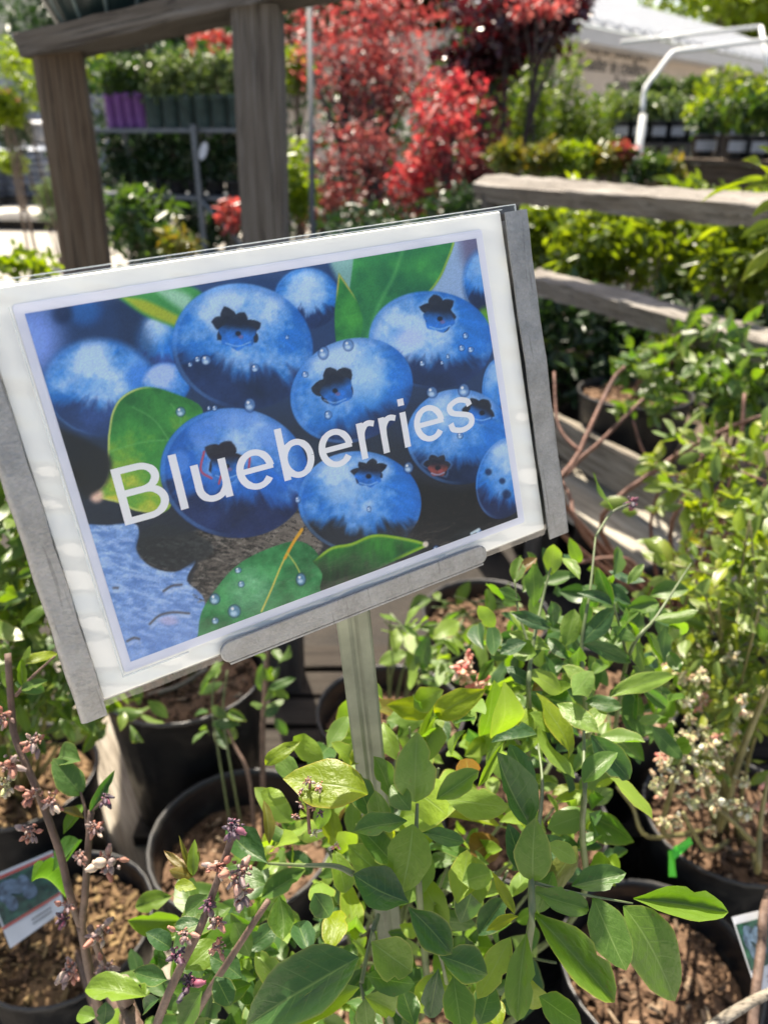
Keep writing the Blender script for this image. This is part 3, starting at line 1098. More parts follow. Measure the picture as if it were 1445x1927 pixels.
def seg(pts, w, soft=1.5):
    q = crom([Vector((a, b, 0)) for a, b in pts], 5)
    dist = np.full(X.shape, 1e9)
    for i in range(len(q) - 1):
        ax, ay, bx, by = q[i].x, q[i].y, q[i + 1].x, q[i + 1].y
        dx, dy = bx - ax, by - ay
        t = np.clip(((X - ax) * dx + (Y - ay) * dy) / (dx * dx + dy * dy + 1e-9), 0, 1)
        dist = np.minimum(dist, np.hypot(X - ax - t * dx, Y - ay - t * dy))
    return ss(w + soft, w - soft, dist)


def berry(cx, cy, rx, ry, rot=0, soft=0.02, dark=0.35, light=1.0, seed=0, lo=(26, 46, 88), mid=(26, 112, 196), hi=(172, 200, 240), hl=(-0.25, -0.45), bot=0.15):
    a = R(rot)
    dx, dy = X - cx, Y - cy
    lx = (dx * math.cos(a) + dy * math.sin(a)) / rx
    ly = (-dx * math.sin(a) + dy * math.cos(a)) / ry
    rr = np.hypot(lx, ly)
    m_ = ss(1 + soft, 1 - soft, rr)
    n1 = fbm(X + seed * 97, Y + seed * 53, 46, 4)
    ang = np.arctan2(ly + 0.5, lx)
    n2 = fbm(ang * 60 + seed * 31, rr * 18 + seed * 11, 9, 3)
    h = np.hypot(lx - hl[0], ly - hl[1])
    bloom = ss(1.15, 0.15, h) * 0.95 + (n1 - 0.5) * 1.5 + (fbm(X + seed * 9, Y, 7, 3) - 0.5) * 0.35
    bloom = np.clip(bloom * light, 0, 1)
    sh = ss(bot, bot + dark, ly + (n2 - 0.5) * 0.55 + np.abs(lx) * 0.12)
    col = C3(*mid) * (0.86 + 0.3 * n2[..., None])
    col = col * (1 - bloom[..., None]) + C3(*hi) * bloom[..., None]
    edge = ss(0.80, 1.0, rr)[..., None]
    col = col * (1 - 0.45 * edge) + C3(14, 84, 170) * 0.45 * edge
    col = col * (1 - sh[..., None]) + (C3(*lo) * (0.7 + 0.6 * n1[..., None])) * sh[..., None]
    rim = ss(0.045, 0.015, np.abs(rr - 0.965)) * ss(0.2, -0.5, lx) * 0.35
    col = col * (1 - rim[..., None]) + C3(105, 165, 232) * rim[..., None]
    blend(m_, col)


def crown(cx, cy, rx_, ry_, rot, pts=6, soft=2.4, inner=(30, 104, 186), shift=(4, 8), red=True, dark=(22, 27, 42), phase=0.0, k=0.5):
    rx, ry = rx_ * 0.92, ry_ * 0.9
    a = R(rot)
    dx, dy = X - cx, Y - cy
    lx = (dx * math.cos(a) + dy * math.sin(a)) / rx
    ly = (-dx * math.sin(a) + dy * math.cos(a)) / ry
    rr = np.hypot(lx, ly)
    th = np.arctan2(ly, lx) + phase
    tri = np.abs(((th * pts / (2 * math.pi)) % 1) * 2 - 1)
    w = 0.68 + 0.32 * tri ** 0.8 * (0.75 + 0.5 * np.sin(th * 1.5 + cx) ** 2) + 0.12 * np.sin(th * 2 + cy) + 0.08 * (fbm(X, Y, 13, 3) - 0.5)
    sf = soft / min(rx, ry)
    blend(ss(1.30, 1.05, rr / w) * 0.35, C3(125, 168, 228))
    blend(ss(w + sf, w - sf, rr), C3(*dark) + 26 * fbm(X, Y, 12, 3)[..., None])
    shift = (shift[0], max(shift[1], 0.30 * ry))
    l2x, l2y = lx - shift[0] / rx, ly - shift[1] / ry
    r2 = np.hypot(l2x, l2y)
    th2 = np.arctan2(l2y, l2x) + phase
    w2 = 0.66 + 0.15 * np.abs(((th2 * pts / (2 * math.pi)) % 1) * 2 - 1)
    cin = C3(*inner) * (0.75 + 0.6 * fbm(X, Y, 14, 3)[..., None])
    bowl = ss(-0.55, 0.15, l2y + 0.25 * (fbm(X, Y, 16, 3) - 0.5))[..., None]
    cin = cin * bowl + C3(*dark) * 1.25 * (1 - bowl)
    blend(ss(w2 + sf, w2 - sf, r2), cin)
    blend(seg([(cx + shift[0] - rx * 0.5, cy + shift[1] + ry * 0.46), (cx + shift[0], cy + shift[1] + ry * 0.60), (cx + shift[0] + rx * 0.5, cy + shift[1] + ry * 0.40)], 1.2, 1.2) * 0.7, C3(150, 190, 235))
    blend(ss(7, 3.5, np.hypot(X - cx - shift[0], (Y - cy - shift[1]) * 1.1)), C3(20, 26, 44))
    if red:
        blend(0.5 * ss(5, 2.0, np.hypot((X - cx - shift[0] - 5) * 0.7, Y - cy - shift[1] - 6)) * 0.8, C3(205, 92, 110))


def drop(x, y, r, c=(205, 225, 245), dark=True):
    r = r * (0.8 + 0.5 * rng.rand())
    asp = 0.75 + 0.4 * rng.rand()
    d_ = np.hypot(X - x, (Y - y) * asp)
    blend(ss(r * 1.2, r * 0.95, d_) * 0.55, C3(20, 44, 92))
    blend(ss(r, r * 0.7, d_) * 0.55, C3(120, 170, 226))
    blend(ss(r * 0.8, r * 0.2, np.hypot(X - x + r * 0.1, (Y - y - r * 0.35) * 1.3)) * 0.8, C3(*c))
    blend(ss(r * 0.35, r * 0.15, np.hypot(X - x + r * 0.3, Y - y + r * 0.4)) * 0.9, C3(245, 250, 252))


t_ = (Y - 560) / 640
IMG[:] = grad(np.clip(t_ + 0.25 * (fbm(X, Y, 90) - .5), 0, 1), [(0, (34, 60, 104)), (0.3, (34, 54, 90)), (0.5, (34, 42, 58)), (1, (38, 38, 42))])
blend(ss(1, 0.2, np.hypot((X - 60) / 90, (Y - 640) / 110)), C3(118, 150, 222))
blend(ss(1, 0.3, np.hypot((X - 160) / 45, (Y - 585) / 40)) * 0.8, C3(36, 96, 168))
blend(ss(1, 0.3, np.hypot((X - 118) / 28, (Y - 590) / 30)) * 0.7, C3(20, 34, 66))
berry(305, 640, 48, 52, 0, 0.25, 0.3, 0.9, 1, bot=0.5, lo=(50, 80, 150))
blend(poly([(140, 470), (205, 560), (225, 640), (205, 700), (290, 690), (270, 600), (250, 540)], 16)[0] * 0.5, C3(30, 44, 72))
berry(190, 730, 108, 92, 8, 0.10, 0.35, 1.15, 2, hl=(-0.15, -0.45), bot=0.22, lo=(40, 66, 118))
blend(ss(1, 0.4, np.hypot((X - 262) / 36, (Y - 712) / 40)) * 0.8, C3(58, 128, 214))
blend(poly([(222, 560), (262, 552), (320, 536), (372, 545), (388, 580), (352, 628), (318, 612), (268, 592)], 5)[0], C3(58, 138, 72))
blend(poly([(232, 560), (275, 566), (330, 592), (348, 604), (330, 612), (270, 588)], 6)[0], C3(160, 172, 48))
blend(poly([(290, 545), (330, 545), (360, 560), (352, 585), (330, 575)], 9)[0] * 0.8, C3(168, 205, 190))
berry(312, 722, 46, 40, 0, 0.08, 0.3, 1.25, 3, bot=0.8, hi=(160, 185, 238))
berry(577, 562, 62, 58, 0, 0.06, 0.3, 1.05, 4, hl=(-0.2, -0.3), bot=0.25)
# top centre leaves and pale gap
blend(poly([(610, 470), (690, 460), (668, 520), (664, 560), (632, 520)], 8)[0], C3(120, 165, 165))
blend(poly([(800, 540), (850, 440), (905, 430), (905, 560), (840, 590)], 14)[0], C3(140, 168, 205))
blend(poly([(858, 440), (912, 430), (912, 520), (880, 510)], 16)[0], C3(100, 98, 130))
m_, sdp = poly([(666, 478), (760, 455), (850, 440), (838, 500), (812, 545), (770, 580), (720, 600), (690, 650), (640, 650), (655, 560)], 2.5)
blend(m_, grad(np.clip(fbm(X, Y, 50), 0, 1), [(0.2, (22, 96, 62)), (0.8, (58, 148, 72))]))
blend(m_ * ss(5, 1, sdp) * ss(780, 810, X), C3(150, 175, 60))
blend(seg([(762, 456), (740, 520), (712, 575), (690, 640)], 3, 5) * 0.6, C3(88, 168, 92))
m_, sdp = poly([(637, 514), (655, 540), (674, 572), (682, 610), (668, 655), (636, 655), (629, 600), (633, 550)], 2)
blend(m_, grad(np.clip(fbm(X, Y, 30), 0, 1), [(0.2, (24, 104, 52)), (0.8, (62, 150, 62))]))
blend(m_ * ss(4, 1, sdp) * ss(575, 540, Y), C3(190, 170, 80))
berry(905, 530, 34, 58, 0, 0.2, 0.4, 0.7, 5, bot=0.2)
blend(ss(1, 0.4, np.hypot((X - 905) / 34, (Y - 590) / 40)) * 0.8, C3(18, 34, 70))
blend(ss(1, 0.4, np.hypot((X - 912) / 20, (Y - 600) / 30)), C3(90, 150, 40))
berry(936, 735, 30, 60, 0, 0.04, 0.4, 0.8, 6, bot=0.4)
# large berries behind
berry(456, 652, 133, 118, 12, 0.02, 0.35, 1.25, 7, hl=(-0.1, -0.55), bot=0.22)
crown(444, 616, 50, 44, 5, 7, 1.8, phase=0.3)
berry(810, 640, 117, 92, 5, 0.022, 0.3, 1.15, 8, hl=(-0.45, -0.2), bot=0.28)
crown(825, 588, 42, 36, 8, 6, 1.6, phase=0.9, shift=(2, 12))
blend(ss(1, 0.3, np.hypot((X - 770) / 40, (Y - 635) / 24)) * 0.6, C3(168, 182, 236))
berry(661, 735, 118, 96, -22, 0.014, 0.45, 1.1, 9, hl=(0.1, -0.55), bot=0.42)
blend(ss(1, 0.5, np.hypot((X - 690) / 48, (Y - 720) / 60)) * 0.45, C3(150, 192, 230))
crown(628, 724, 44, 42, -20, 5, 1.4, phase=0.4, shift=(2, 6))
berry(862, 822, 98, 90, 0, 0.014, 0.4, 1.0, 10, hl=(-0.1, -0.7), bot=0.30, lo=(20, 44, 82))
crown(900, 770, 34, 26, 25, 5, 1.6, shift=(6, 6), red=False)
crown(823, 874, 26, 24, 0, 6, 1.6, red=True, inner=(120, 60, 60), shift=(0, 4))
blend(poly([(770, 900), (860, 920), (940, 905), (960, 960), (975, 985), (800, 1040), (770, 980)], 14)[0], C3(22, 27, 34))
berry(948, 900, 52, 78, 14, 0.016, 0.4, 1.0, 11, hl=(-0.1, -0.5), bot=0.35)
for a_, b_, c_ in ((918, 888, 9), (944, 905, 8), (952, 930, 12)):
    blend(ss(c_, c_ * 0.4, np.hypot(X - a_, Y - b_)) * 0.8, C3(20, 38, 70))
# leaf left
m_, sdp = poly([(204, 820), (212, 775), (232, 745), (272, 728), (322, 738), (380, 768), (366, 820), (340, 880), (318, 958), (262, 962), (224, 946), (180, 932), (200, 900)], 1.6)
lc = grad(np.clip(fbm(X, Y, 36) * 0.8 + (Y - 760) / 420, 0, 1), [(0.2, (30, 100, 44)), (0.55, (56, 138, 58)), (0.85, (128, 168, 56)), (1, (196, 190, 70))])
blend(m_, lc)
blend(m_ * ss(5, 1.5, sdp) * ss(300, 250, X), C3(190, 200, 110))
for pts in ([(205, 850), (270, 832), (330, 828), (372, 830)], [(318, 828), (290, 790), (250, 766)], [(330, 826), (340, 790), (322, 760)]):
    blend(seg(pts, 1.2, 2.2) * m_ * 0.6, C3(104, 172, 92))
blend(ss(20, 6, np.hypot(X - 182, Y - 932)), C3(235, 190, 170))
# brown-grey: laminate reflection painted into the print; pale blue: wet table
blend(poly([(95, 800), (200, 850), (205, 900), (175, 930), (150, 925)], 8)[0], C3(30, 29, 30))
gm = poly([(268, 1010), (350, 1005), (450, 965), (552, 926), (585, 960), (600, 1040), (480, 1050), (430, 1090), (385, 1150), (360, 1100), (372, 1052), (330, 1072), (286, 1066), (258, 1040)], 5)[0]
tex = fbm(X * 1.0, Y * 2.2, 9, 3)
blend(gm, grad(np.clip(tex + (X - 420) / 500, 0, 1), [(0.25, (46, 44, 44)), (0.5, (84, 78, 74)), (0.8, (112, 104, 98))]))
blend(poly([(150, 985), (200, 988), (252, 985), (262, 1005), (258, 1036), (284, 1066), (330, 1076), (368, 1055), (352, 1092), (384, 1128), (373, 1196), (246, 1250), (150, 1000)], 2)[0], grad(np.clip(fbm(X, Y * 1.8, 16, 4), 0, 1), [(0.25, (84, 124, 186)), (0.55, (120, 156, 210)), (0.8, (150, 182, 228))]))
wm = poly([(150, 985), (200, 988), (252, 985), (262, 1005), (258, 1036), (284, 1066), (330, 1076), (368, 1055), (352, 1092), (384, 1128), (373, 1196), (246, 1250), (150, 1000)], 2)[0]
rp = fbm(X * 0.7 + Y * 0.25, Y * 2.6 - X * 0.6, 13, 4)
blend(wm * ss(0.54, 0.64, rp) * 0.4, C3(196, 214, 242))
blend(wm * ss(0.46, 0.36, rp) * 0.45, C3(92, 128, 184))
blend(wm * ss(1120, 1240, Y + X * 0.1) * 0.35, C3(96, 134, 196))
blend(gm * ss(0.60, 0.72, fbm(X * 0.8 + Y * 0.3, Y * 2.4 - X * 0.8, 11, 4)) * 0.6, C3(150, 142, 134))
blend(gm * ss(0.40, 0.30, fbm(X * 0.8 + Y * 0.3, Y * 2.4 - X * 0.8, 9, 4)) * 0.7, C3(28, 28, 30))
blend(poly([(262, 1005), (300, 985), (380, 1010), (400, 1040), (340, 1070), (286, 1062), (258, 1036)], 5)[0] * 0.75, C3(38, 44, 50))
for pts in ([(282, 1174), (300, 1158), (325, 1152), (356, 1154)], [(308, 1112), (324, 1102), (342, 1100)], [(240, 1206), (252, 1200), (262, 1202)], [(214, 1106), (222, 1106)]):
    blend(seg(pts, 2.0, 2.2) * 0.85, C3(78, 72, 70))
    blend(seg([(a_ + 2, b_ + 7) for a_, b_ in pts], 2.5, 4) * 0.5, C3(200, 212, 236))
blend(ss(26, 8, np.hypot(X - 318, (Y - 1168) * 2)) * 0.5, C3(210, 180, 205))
berry(441, 890, 140, 122, 8, 0.014, 0.35, 0.85, 12, hl=(0.1, -0.75), bot=0.25, mid=(24, 100, 188), lo=(26, 44, 88))
for a_, b_, c_, d_ in ((380, 815, 34, 34), (338, 870, 24, 30), (510, 820, 36, 30), (440, 790, 60, 22)):
    blend(ss(1, 0.55, np.hypot((X - a_) / c_, (Y - b_) / d_)) * 0.55, C3(98, 146, 222))
crown(423, 866, 46, 42, 0, 5, 1.6, shift=(4, 10), dark=(26, 24, 36))
for pts in ([(384, 850), (378, 885), (398, 900)], [(470, 862), (468, 880)], [(412, 910), (416, 895)]):
    blend(seg(pts, 2, 1.5), C3(176, 70, 92))
berry(676, 945, 116, 96, 4, 0.014, 0.35, 1.05, 13, hl=(-0.25, -0.55), bot=0.35, lo=(30, 38, 50))
blend(ss(1, 0.3, np.hypot((X - 645) / 50, (Y - 930) / 18)) * 0.5, C3(170, 200, 232))
crown(693, 888, 36, 30, 4, 7, 1.6, phase=0.5, shift=(0, 6), red=False)
# leaves at the bottom
m_, sdp = poly([(372, 1198), (380, 1150), (412, 1100), (448, 1062), (500, 1034), (560, 1018), (596, 1040), (609, 1080), (607, 1115), (480, 1170)], 1.6)
blend(m_, grad(np.clip(fbm(X, Y, 30), 0, 1), [(0.2, (18, 92, 52)), (0.8, (70, 160, 96))]))
blend(m_ * ss(1, 0.3, np.hypot((X - 470) / 60, (Y - 1110) / 60)) * 0.4 * (0.4 + fbm(X, Y * 2, 10)), C3(160, 210, 180))
blend(seg([(567, 1000), (546, 1030), (528, 1066), (510, 1110), (492, 1150)], 1.6, 1.6), C3(205, 190, 90))
blend(seg([(568, 996), (552, 1020), (536, 1050)], 2.8, 1.6), C3(212, 156, 50))
blend(seg([(540, 1040), (556, 1062), (564, 1078)], 1.2, 1.4), C3(180, 186, 90))
m_, sdp = poly([(588, 1056), (622, 1030), (660, 1022), (702, 1006), (750, 1010), (802, 1024), (772, 1042), (720, 1066), (672, 1090), (606, 1112), (606, 1080)], 1.8)
blend(m_, grad(np.clip(fbm(X * 1.5, Y * 0.6, 24) * 0.6 + (Y - 1010) / 150, 0, 1), [(0.2, (50, 138, 50)), (0.5, (28, 96, 44)), (1, (24, 40, 32))]))
blend(m_ * ss(8, 2, sdp) * ss(1062, 1040, Y), C3(140, 178, 52))
blend(ss(8, 3, np.hypot(X - 800, Y - 1024)), C3(220, 205, 190))
for a_, b_, c_ in ((386, 676, 7), (372, 676, 5), (388, 678, 8), (358, 686, 4), (480, 693, 9), (540, 635, 3), (875, 632, 5), (868, 655, 5), (885, 658, 6), (831, 683, 4), (842, 671, 4), (794, 684, 5),
                   (608, 664, 8), (655, 650, 8), (574, 705, 5), (617, 781, 6), (340, 775, 10), (393, 768, 4), (404, 768, 4), (470, 762, 9), (812, 738, 10), (872, 734, 11), (768, 880, 10),
                   (560, 940, 6), (694, 958, 5), (566, 1090, 9), (404, 1127, 9), (441, 1150, 10), (454, 1099, 6), (448, 1073, 5), (405, 1168, 8), (900, 1000, 5), (640, 812, 5), (865, 820, 6), (820, 1035, 8)):
    drop(a_, b_, c_, (200, 220, 240) if Y is not None else None)
blend(seg([(886, 1004), (900, 996)], 2.5, 1.5), C3(200, 215, 225))
IMG *= (0.94 + 0.12 * rng.rand(NV, NU, 1))
IMG = np.clip(IMG, 0, 255)
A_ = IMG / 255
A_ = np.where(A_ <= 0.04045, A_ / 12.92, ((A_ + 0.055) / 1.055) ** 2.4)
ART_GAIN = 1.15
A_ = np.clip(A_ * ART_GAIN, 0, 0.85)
me = bpy.data.meshes.new('picture')
vs = np.stack([gu, gv, np.full_like(gu, 0.0004)], -1).reshape(-1, 3).astype(np.float32)
ii = np.arange(NV * NU).reshape(NV, NU)
fq = np.stack([ii[:-1, :-1], ii[:-1, 1:], ii[1:, 1:], ii[1:, :-1]], -1).reshape(-1, 4)
me.vertices.add(len(vs))
me.vertices.foreach_set('co', vs.ravel())
me.loops.add(fq.size)
me.loops.foreach_set('vertex_index', fq.ravel().astype(np.int32))
me.polygons.add(len(fq))
me.polygons.foreach_set('loop_start', (np.arange(len(fq)) * 4).astype(np.int32))
me.polygons.foreach_set('loop_total', np.full(len(fq), 4, dtype=np.int32))
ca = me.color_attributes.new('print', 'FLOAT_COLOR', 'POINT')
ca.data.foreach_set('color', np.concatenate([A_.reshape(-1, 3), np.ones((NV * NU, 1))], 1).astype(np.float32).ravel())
t = NT('printed_berries')
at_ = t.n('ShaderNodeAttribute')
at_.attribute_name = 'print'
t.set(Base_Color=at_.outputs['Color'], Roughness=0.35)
t.b.inputs['Specular IOR Level'].default_value = 0.3
me.materials.append(t.m)
me.update(calc_edges=True)
o = put('picture', me)
o.parent = card

# ---- lettering: each glyph is a set of strokes in em units
SW = 0.094


def arc(cx, cy, rx, ry, a0, a1, n=18):
    return [(cx + rx * math.cos(R(a0 + (a1 - a0) * i / n)), cy + ry * math.sin(R(a0 + (a1 - a0) * i / n))) for i in range(n + 1)]


def cr2(pts, n=7):
    return [(p.x, p.y) for p in crom([Vector((a, b, 0)) for a, b in pts], n)]


GL = {
    'B': (0.667, [[(0.121, -0.0), (0.121, 0.716)],
                  [(0.12, 0.676), (0.35, 0.676)] + arc(0.36, 0.531, 0.178, 0.145, 85, -85, 14) + [(0.35, 0.386), (0.12, 0.386)],
                  [(0.12, 0.384), (0.38, 0.384)] + arc(0.385, 0.2125, 0.195, 0.1715, 85, -85, 14) + [(0.38, 0.041), (0.12, 0.041)]]),
    'l': (0.222, [[(0.109, 0), (0.109, 0.716)]]),
    'u': (0.556, [[(0.108, 0.519), (0.108, 0.20)] + arc(0.262, 0.20, 0.154, 0.166, 180, 270, 9)[1:] + arc(0.268, 0.225, 0.178, 0.19, 275, 352, 8), [(0.447, 0), (0.447, 0.519)]]),
    'e': (0.556, [arc(0.281, 0.259, 0.199, 0.229, 2, 322, 40), [(0.07, 0.262), (0.512, 0.262)]]),
    'b': (0.556, [[(0.107, 0), (0.107, 0.716)], arc(0.292, 0.259, 0.180, 0.227, 0, 360, 40)]),
    'r': (0.333, [[(0.110, 0), (0.110, 0.519)], cr2([(0.110, 0.27), (0.125, 0.38), (0.18, 0.465), (0.25, 0.487), (0.325, 0.462)])]),
    'i': (0.222, [[(0.111, 0), (0.111, 0.519)], [(0.111, 0.615), (0.111, 0.716)]]),
    's': (0.500, [cr2([(0.418, 0.368), (0.385, 0.445), (0.25, 0.488), (0.115, 0.445), (0.083, 0.378), (0.13, 0.312), (0.25, 0.272), (0.385, 0.222), (0.424, 0.143), (0.378, 0.066), (0.245, 0.030), (0.10, 0.073), (0.066, 0.168)])]),
}
b0, bL = Vector(S(236, 989)), None
b1 = Vector(S(893, 806))
tl = Vector(S(207, 884))
adv = sum(GL[c][0] for c in 'Blueberries')
ex = (b1 - b0)
sx = ex.length / (adv - 0.074 - 0.04)
ex.normalize()
ey = Vector((-ex.y, ex.x))
sy = abs((tl - b0).dot(ey)) / 0.716
print('lettering em', sx, sy)
m = LB()
pen = -0.074
layer = 0
for ch in 'Blueberries':
    a_w, strokes = GL[ch]
    for st in strokes:
        layer += 1
        z = 0.00055 + (layer % 3) * 0.00003
        n = len(st)
        vs = []
        bar = (ch == 'e' and n == 2)
        for i in range(n):
            p = Vector(st[i])
            d = Vector(st[min(i + 1, n - 1)]) - Vector(st[max(i - 1, 0)])
            d.normalize()
            # miter
            if 0 < i < n - 1:
                d1 = (p - Vector(st[i - 1])).normalized()
                k = 1 / max(0.6, Vector((-d.y, d.x)).dot(Vector((-d1.y, d1.x))))
            else:
                k = 1
            wv = SW * (0.88 if abs(d.x) > 0.8 else 1.0)
            if bar:
                wv = SW * 0.80
            nn = Vector((-d.y, d.x)) * wv * 0.5 * k
            for q in (p + nn, p - nn):
                w2 = b0 + ex * (pen + q.x) * sx + ey * q.y * sy
                vs.append((w2.x, w2.y, z))
        fs = [(2 * i, 2 * i + 1, 2 * i + 3, 2 * i + 2) for i in range(n - 1)]
        m.add(vs, fs)
    pen += a_w
putl(m, 'lettering', 'letter', card)

# ---- plastic sleeve in front of the card
t = NT('clear_plastic_sleeve')
gl = t.n('ShaderNodeBsdfGlossy')
gl.inputs['Roughness'].default_value = 0.07
v = t.coords('Object')
nz = t.noise(t.coords('Object', (1, 2.2, 1)), 190, 2, 0.6)
nz2 = t.noise(v, 18, 2)
bp = t.n('ShaderNodeBump')
bp.inputs['Strength'].default_value = 0.35
bp.inputs['Distance'].default_value = 0.0012
t.l(t.math('ADD', t.math('MULTIPLY', nz, 0.35), t.math('MULTIPLY', nz2, 1.6)), bp.inputs['Height'])
t.l(bp.outputs[0], gl.inputs['Normal'])
trn = t.n('ShaderNodeBsdfTransparent')
trn.inputs[0].default_value = (0.985, 0.99, 0.985, 1)
fr = t.n('ShaderNodeFresnel')
fr.inputs['IOR'].default_value = 1.5
t.l(bp.outputs[0], fr.inputs['Normal'])
mx = t.n('ShaderNodeMixShader')
t.l(t.math('MULTIPLY', fr.outputs[0], 0.55, clamp=True), mx.inputs[0])
t.l(trn.outputs[0], mx.inputs[1])
t.l(gl.outputs[0], mx.inputs[2])
t.l(mx.outputs[0], t.out.inputs[0])
su0, su1 = u0b - 0.006, S(966, 392)[0] + 0.0005
sv0, sv1 = v0b - 0.003, S(963, 385)[1]
m = LB()
nu, nv = 90, 66
rr = random.Random(3)
ph = [rr.uniform(0, 6.28) for _ in range(8)]
for j in range(nv + 1):
    for i in range(nu + 1):
        u_, v_ = i / nu, j / nv
        x, y = su0 + (su1 - su0) * u_, sv0 + (sv1 - sv0) * v_
        eu = min(x - u0b, u1b - x) / 0.02
        ev = min(y - v0b, v1b - y) / 0.02
        e = min(eu, ev)
        z = 0.0022 if e > 1 else (0.0022 if e > 0 else 0.0016)
        k = max(0, 1 - abs(e - 0.25) / 0.9)
        z += k * (0.0008 * math.sin(v_ * 31 + ph[0] + 5 * u_) + 0.0005 * math.sin(u_ * 38 + ph[1] + 4 * v_) + 0.0005 * math.sin(v_ * 67 + u_ * 50 + ph[2]))
        if e < 0.05:
            z = max(z, 0.0006) if (u_ > 0.5 and v_ < 0.96) or v_ < 0.3 else z
        m.v.append((x, y, max(z, 0.0011)))
for j in range(nv):
    for i in range(nu):
        a = j * (nu + 1) + i
        m.f.append((a, a + 1, a + nu + 2, a + nu + 1))
SLV = t.m
t = NT('loose_plastic_margin')
gl = t.n('ShaderNodeBsdfGlossy')
gl.inputs['Roughness'].default_value = 0.05
nz = t.noise(t.coords('Object', (1.5, 0.35, 1)), 70, 2, 0.5)
nz2 = t.noise(t.coords('Object'), 16, 2)
bp = t.n('ShaderNodeBump')
bp.inputs['Strength'].default_value = 0.3
bp.inputs['Distance'].default_value = 0.0015
t.l(t.math('ADD', nz, t.math('MULTIPLY', nz2, 1.6)), bp.inputs['Height'])
t.l(bp.outputs[0], gl.inputs['Normal'])
trn = t.n('ShaderNodeBsdfTransparent')
trn.inputs[0].default_value = (0.985, 0.99, 0.985, 1)
fr = t.n('ShaderNodeFresnel')
fr.inputs['IOR'].default_value = 1.55
t.l(bp.outputs[0], fr.inputs['Normal'])
mx = t.n('ShaderNodeMixShader')
t.l(t.math('MINIMUM', t.math('MULTIPLY', fr.outputs[0], 1.7), 0.26), mx.inputs[0])
t.l(trn.outputs[0], mx.inputs[1])
t.l(gl.outputs[0], mx.inputs[2])
t.l(mx.outputs[0], t.out.inputs[0])
slo = putl(m, 'plastic_sleeve', SLV, card, True)
slo.data.materials.append(t.m)
for p in slo.data.polygons:
    cc = p.center
    if cc.x < -0.005 or cc.y < -0.005 or cc.x > PU + 0.005 or cc.y > PV + 0.005:
        p.material_index = 1
# welded edge of the sleeve
t = NT('sleeve_seam')
trn = t.n('ShaderNodeBsdfTransparent')
mx = t.n('ShaderNodeMixShader')
mx.inputs[0].default_value = 0.55
t.set(Base_Color=(0.72, 0.76, 0.76), Roughness=0.2)
t.l(trn.outputs[0], mx.inputs[1])
t.l(t.b.outputs[0], mx.inputs[2])
t.l(mx.outputs[0], t.out.inputs[0])
m = LB()
m.slab(su0, sv1 - 0.0005, su1, sv1, 0.0008, 0.0019)
m.slab(su1 - 0.0005, sv0, su1, sv1 - 0.0006, 0.0008, 0.0019)
m.slab(su0 + 0.006, v1b + 0.0003, u1b, v1b + 0.0008, 0.0006, 0.0014)
m.slab(-0.0062, -0.0062, -0.0056, PV + 0.004, 0.0012, 0.0026)
m.slab(-0.0056, -0.0062, 0.03, -0.0056, 0.0012, 0.0026)
putl(m, 'sleeve_seam', t.m, card)

# ------------------------------------------------------------------ timber: frame on the left, rails on the right
fr_ = thing('timber_arbor', 'weathered timber arbor of two posts and a top beam behind the sign', 'arbor', onz(500, 1000, 0))
pL0, pL1 = at(112, 98, 1.62), at(166, 500, 1.74)
dL = (pL1 - pL0).normalized()
lumber('post', pL0 + dL * (pL0.z / -dL.z), pL0, 0.098, 0.098, 'wood_brown', fr_, (-0.28, 1, 0), 5)
pM0, pM1 = at(484, 18, 1.46), at(502, 440, 1.60)
dM = (pM1 - pM0).normalized()
lumber('post', pM0 + dM * (pM0.z / -dM.z), pM0, 0.088, 0.088, 'wood', fr_, (0.03, 1, 0), 6)
bA, bB = at(76, 93, 1.62), at(640, -42, 1.40)
lumber('top_beam', bA, bB + (bB - bA) * 0.35, 0.13, 0.042, 'wood', fr_, (0, 0, 1), 7, rough=0.003)

fn = thing('rail_fence', 'weathered two-rail timber fence on the right, sun striking its top rail', 'fence', onz(945, 760, 0))
cA = at(945, 330, 2.36)
lumber('post', (cA.x, cA.y, 0), (cA.x, cA.y, cA.z - 0.03), 0.10, 0.10, 'wood', fn, (0.5, 0.86, 0), 8)
rA, rB = at(905, 352, 2.40), at(1460, 398, 1.66)
rd = rB - rA
lumber('rail', rA, rA + rd * 1.5, 0.062, 0.052, 'wood_rail', fn, (-0.20, -0.44, 0.88), 9, seg=40, rough=0.0028)
qA, qB = at(1000, 527, 2.36), at(1450, 655, 1.62)
lumber('rail', qA, qA + (qB - qA) * 1.5, 0.060, 0.055, 'wood_rail', fn, (-0.14, -0.30, 0.93), 10, seg=40, rough=0.0028)
cE = rA + rd * 1.45
lumber('post', (cE.x + .06, cE.y + 0.08, 0), (cE.x + .06, cE.y + 0.08, cE.z - 0.04), 0.10, 0.10, 'wood', fn, (0.5, 0.86, 0), 11)

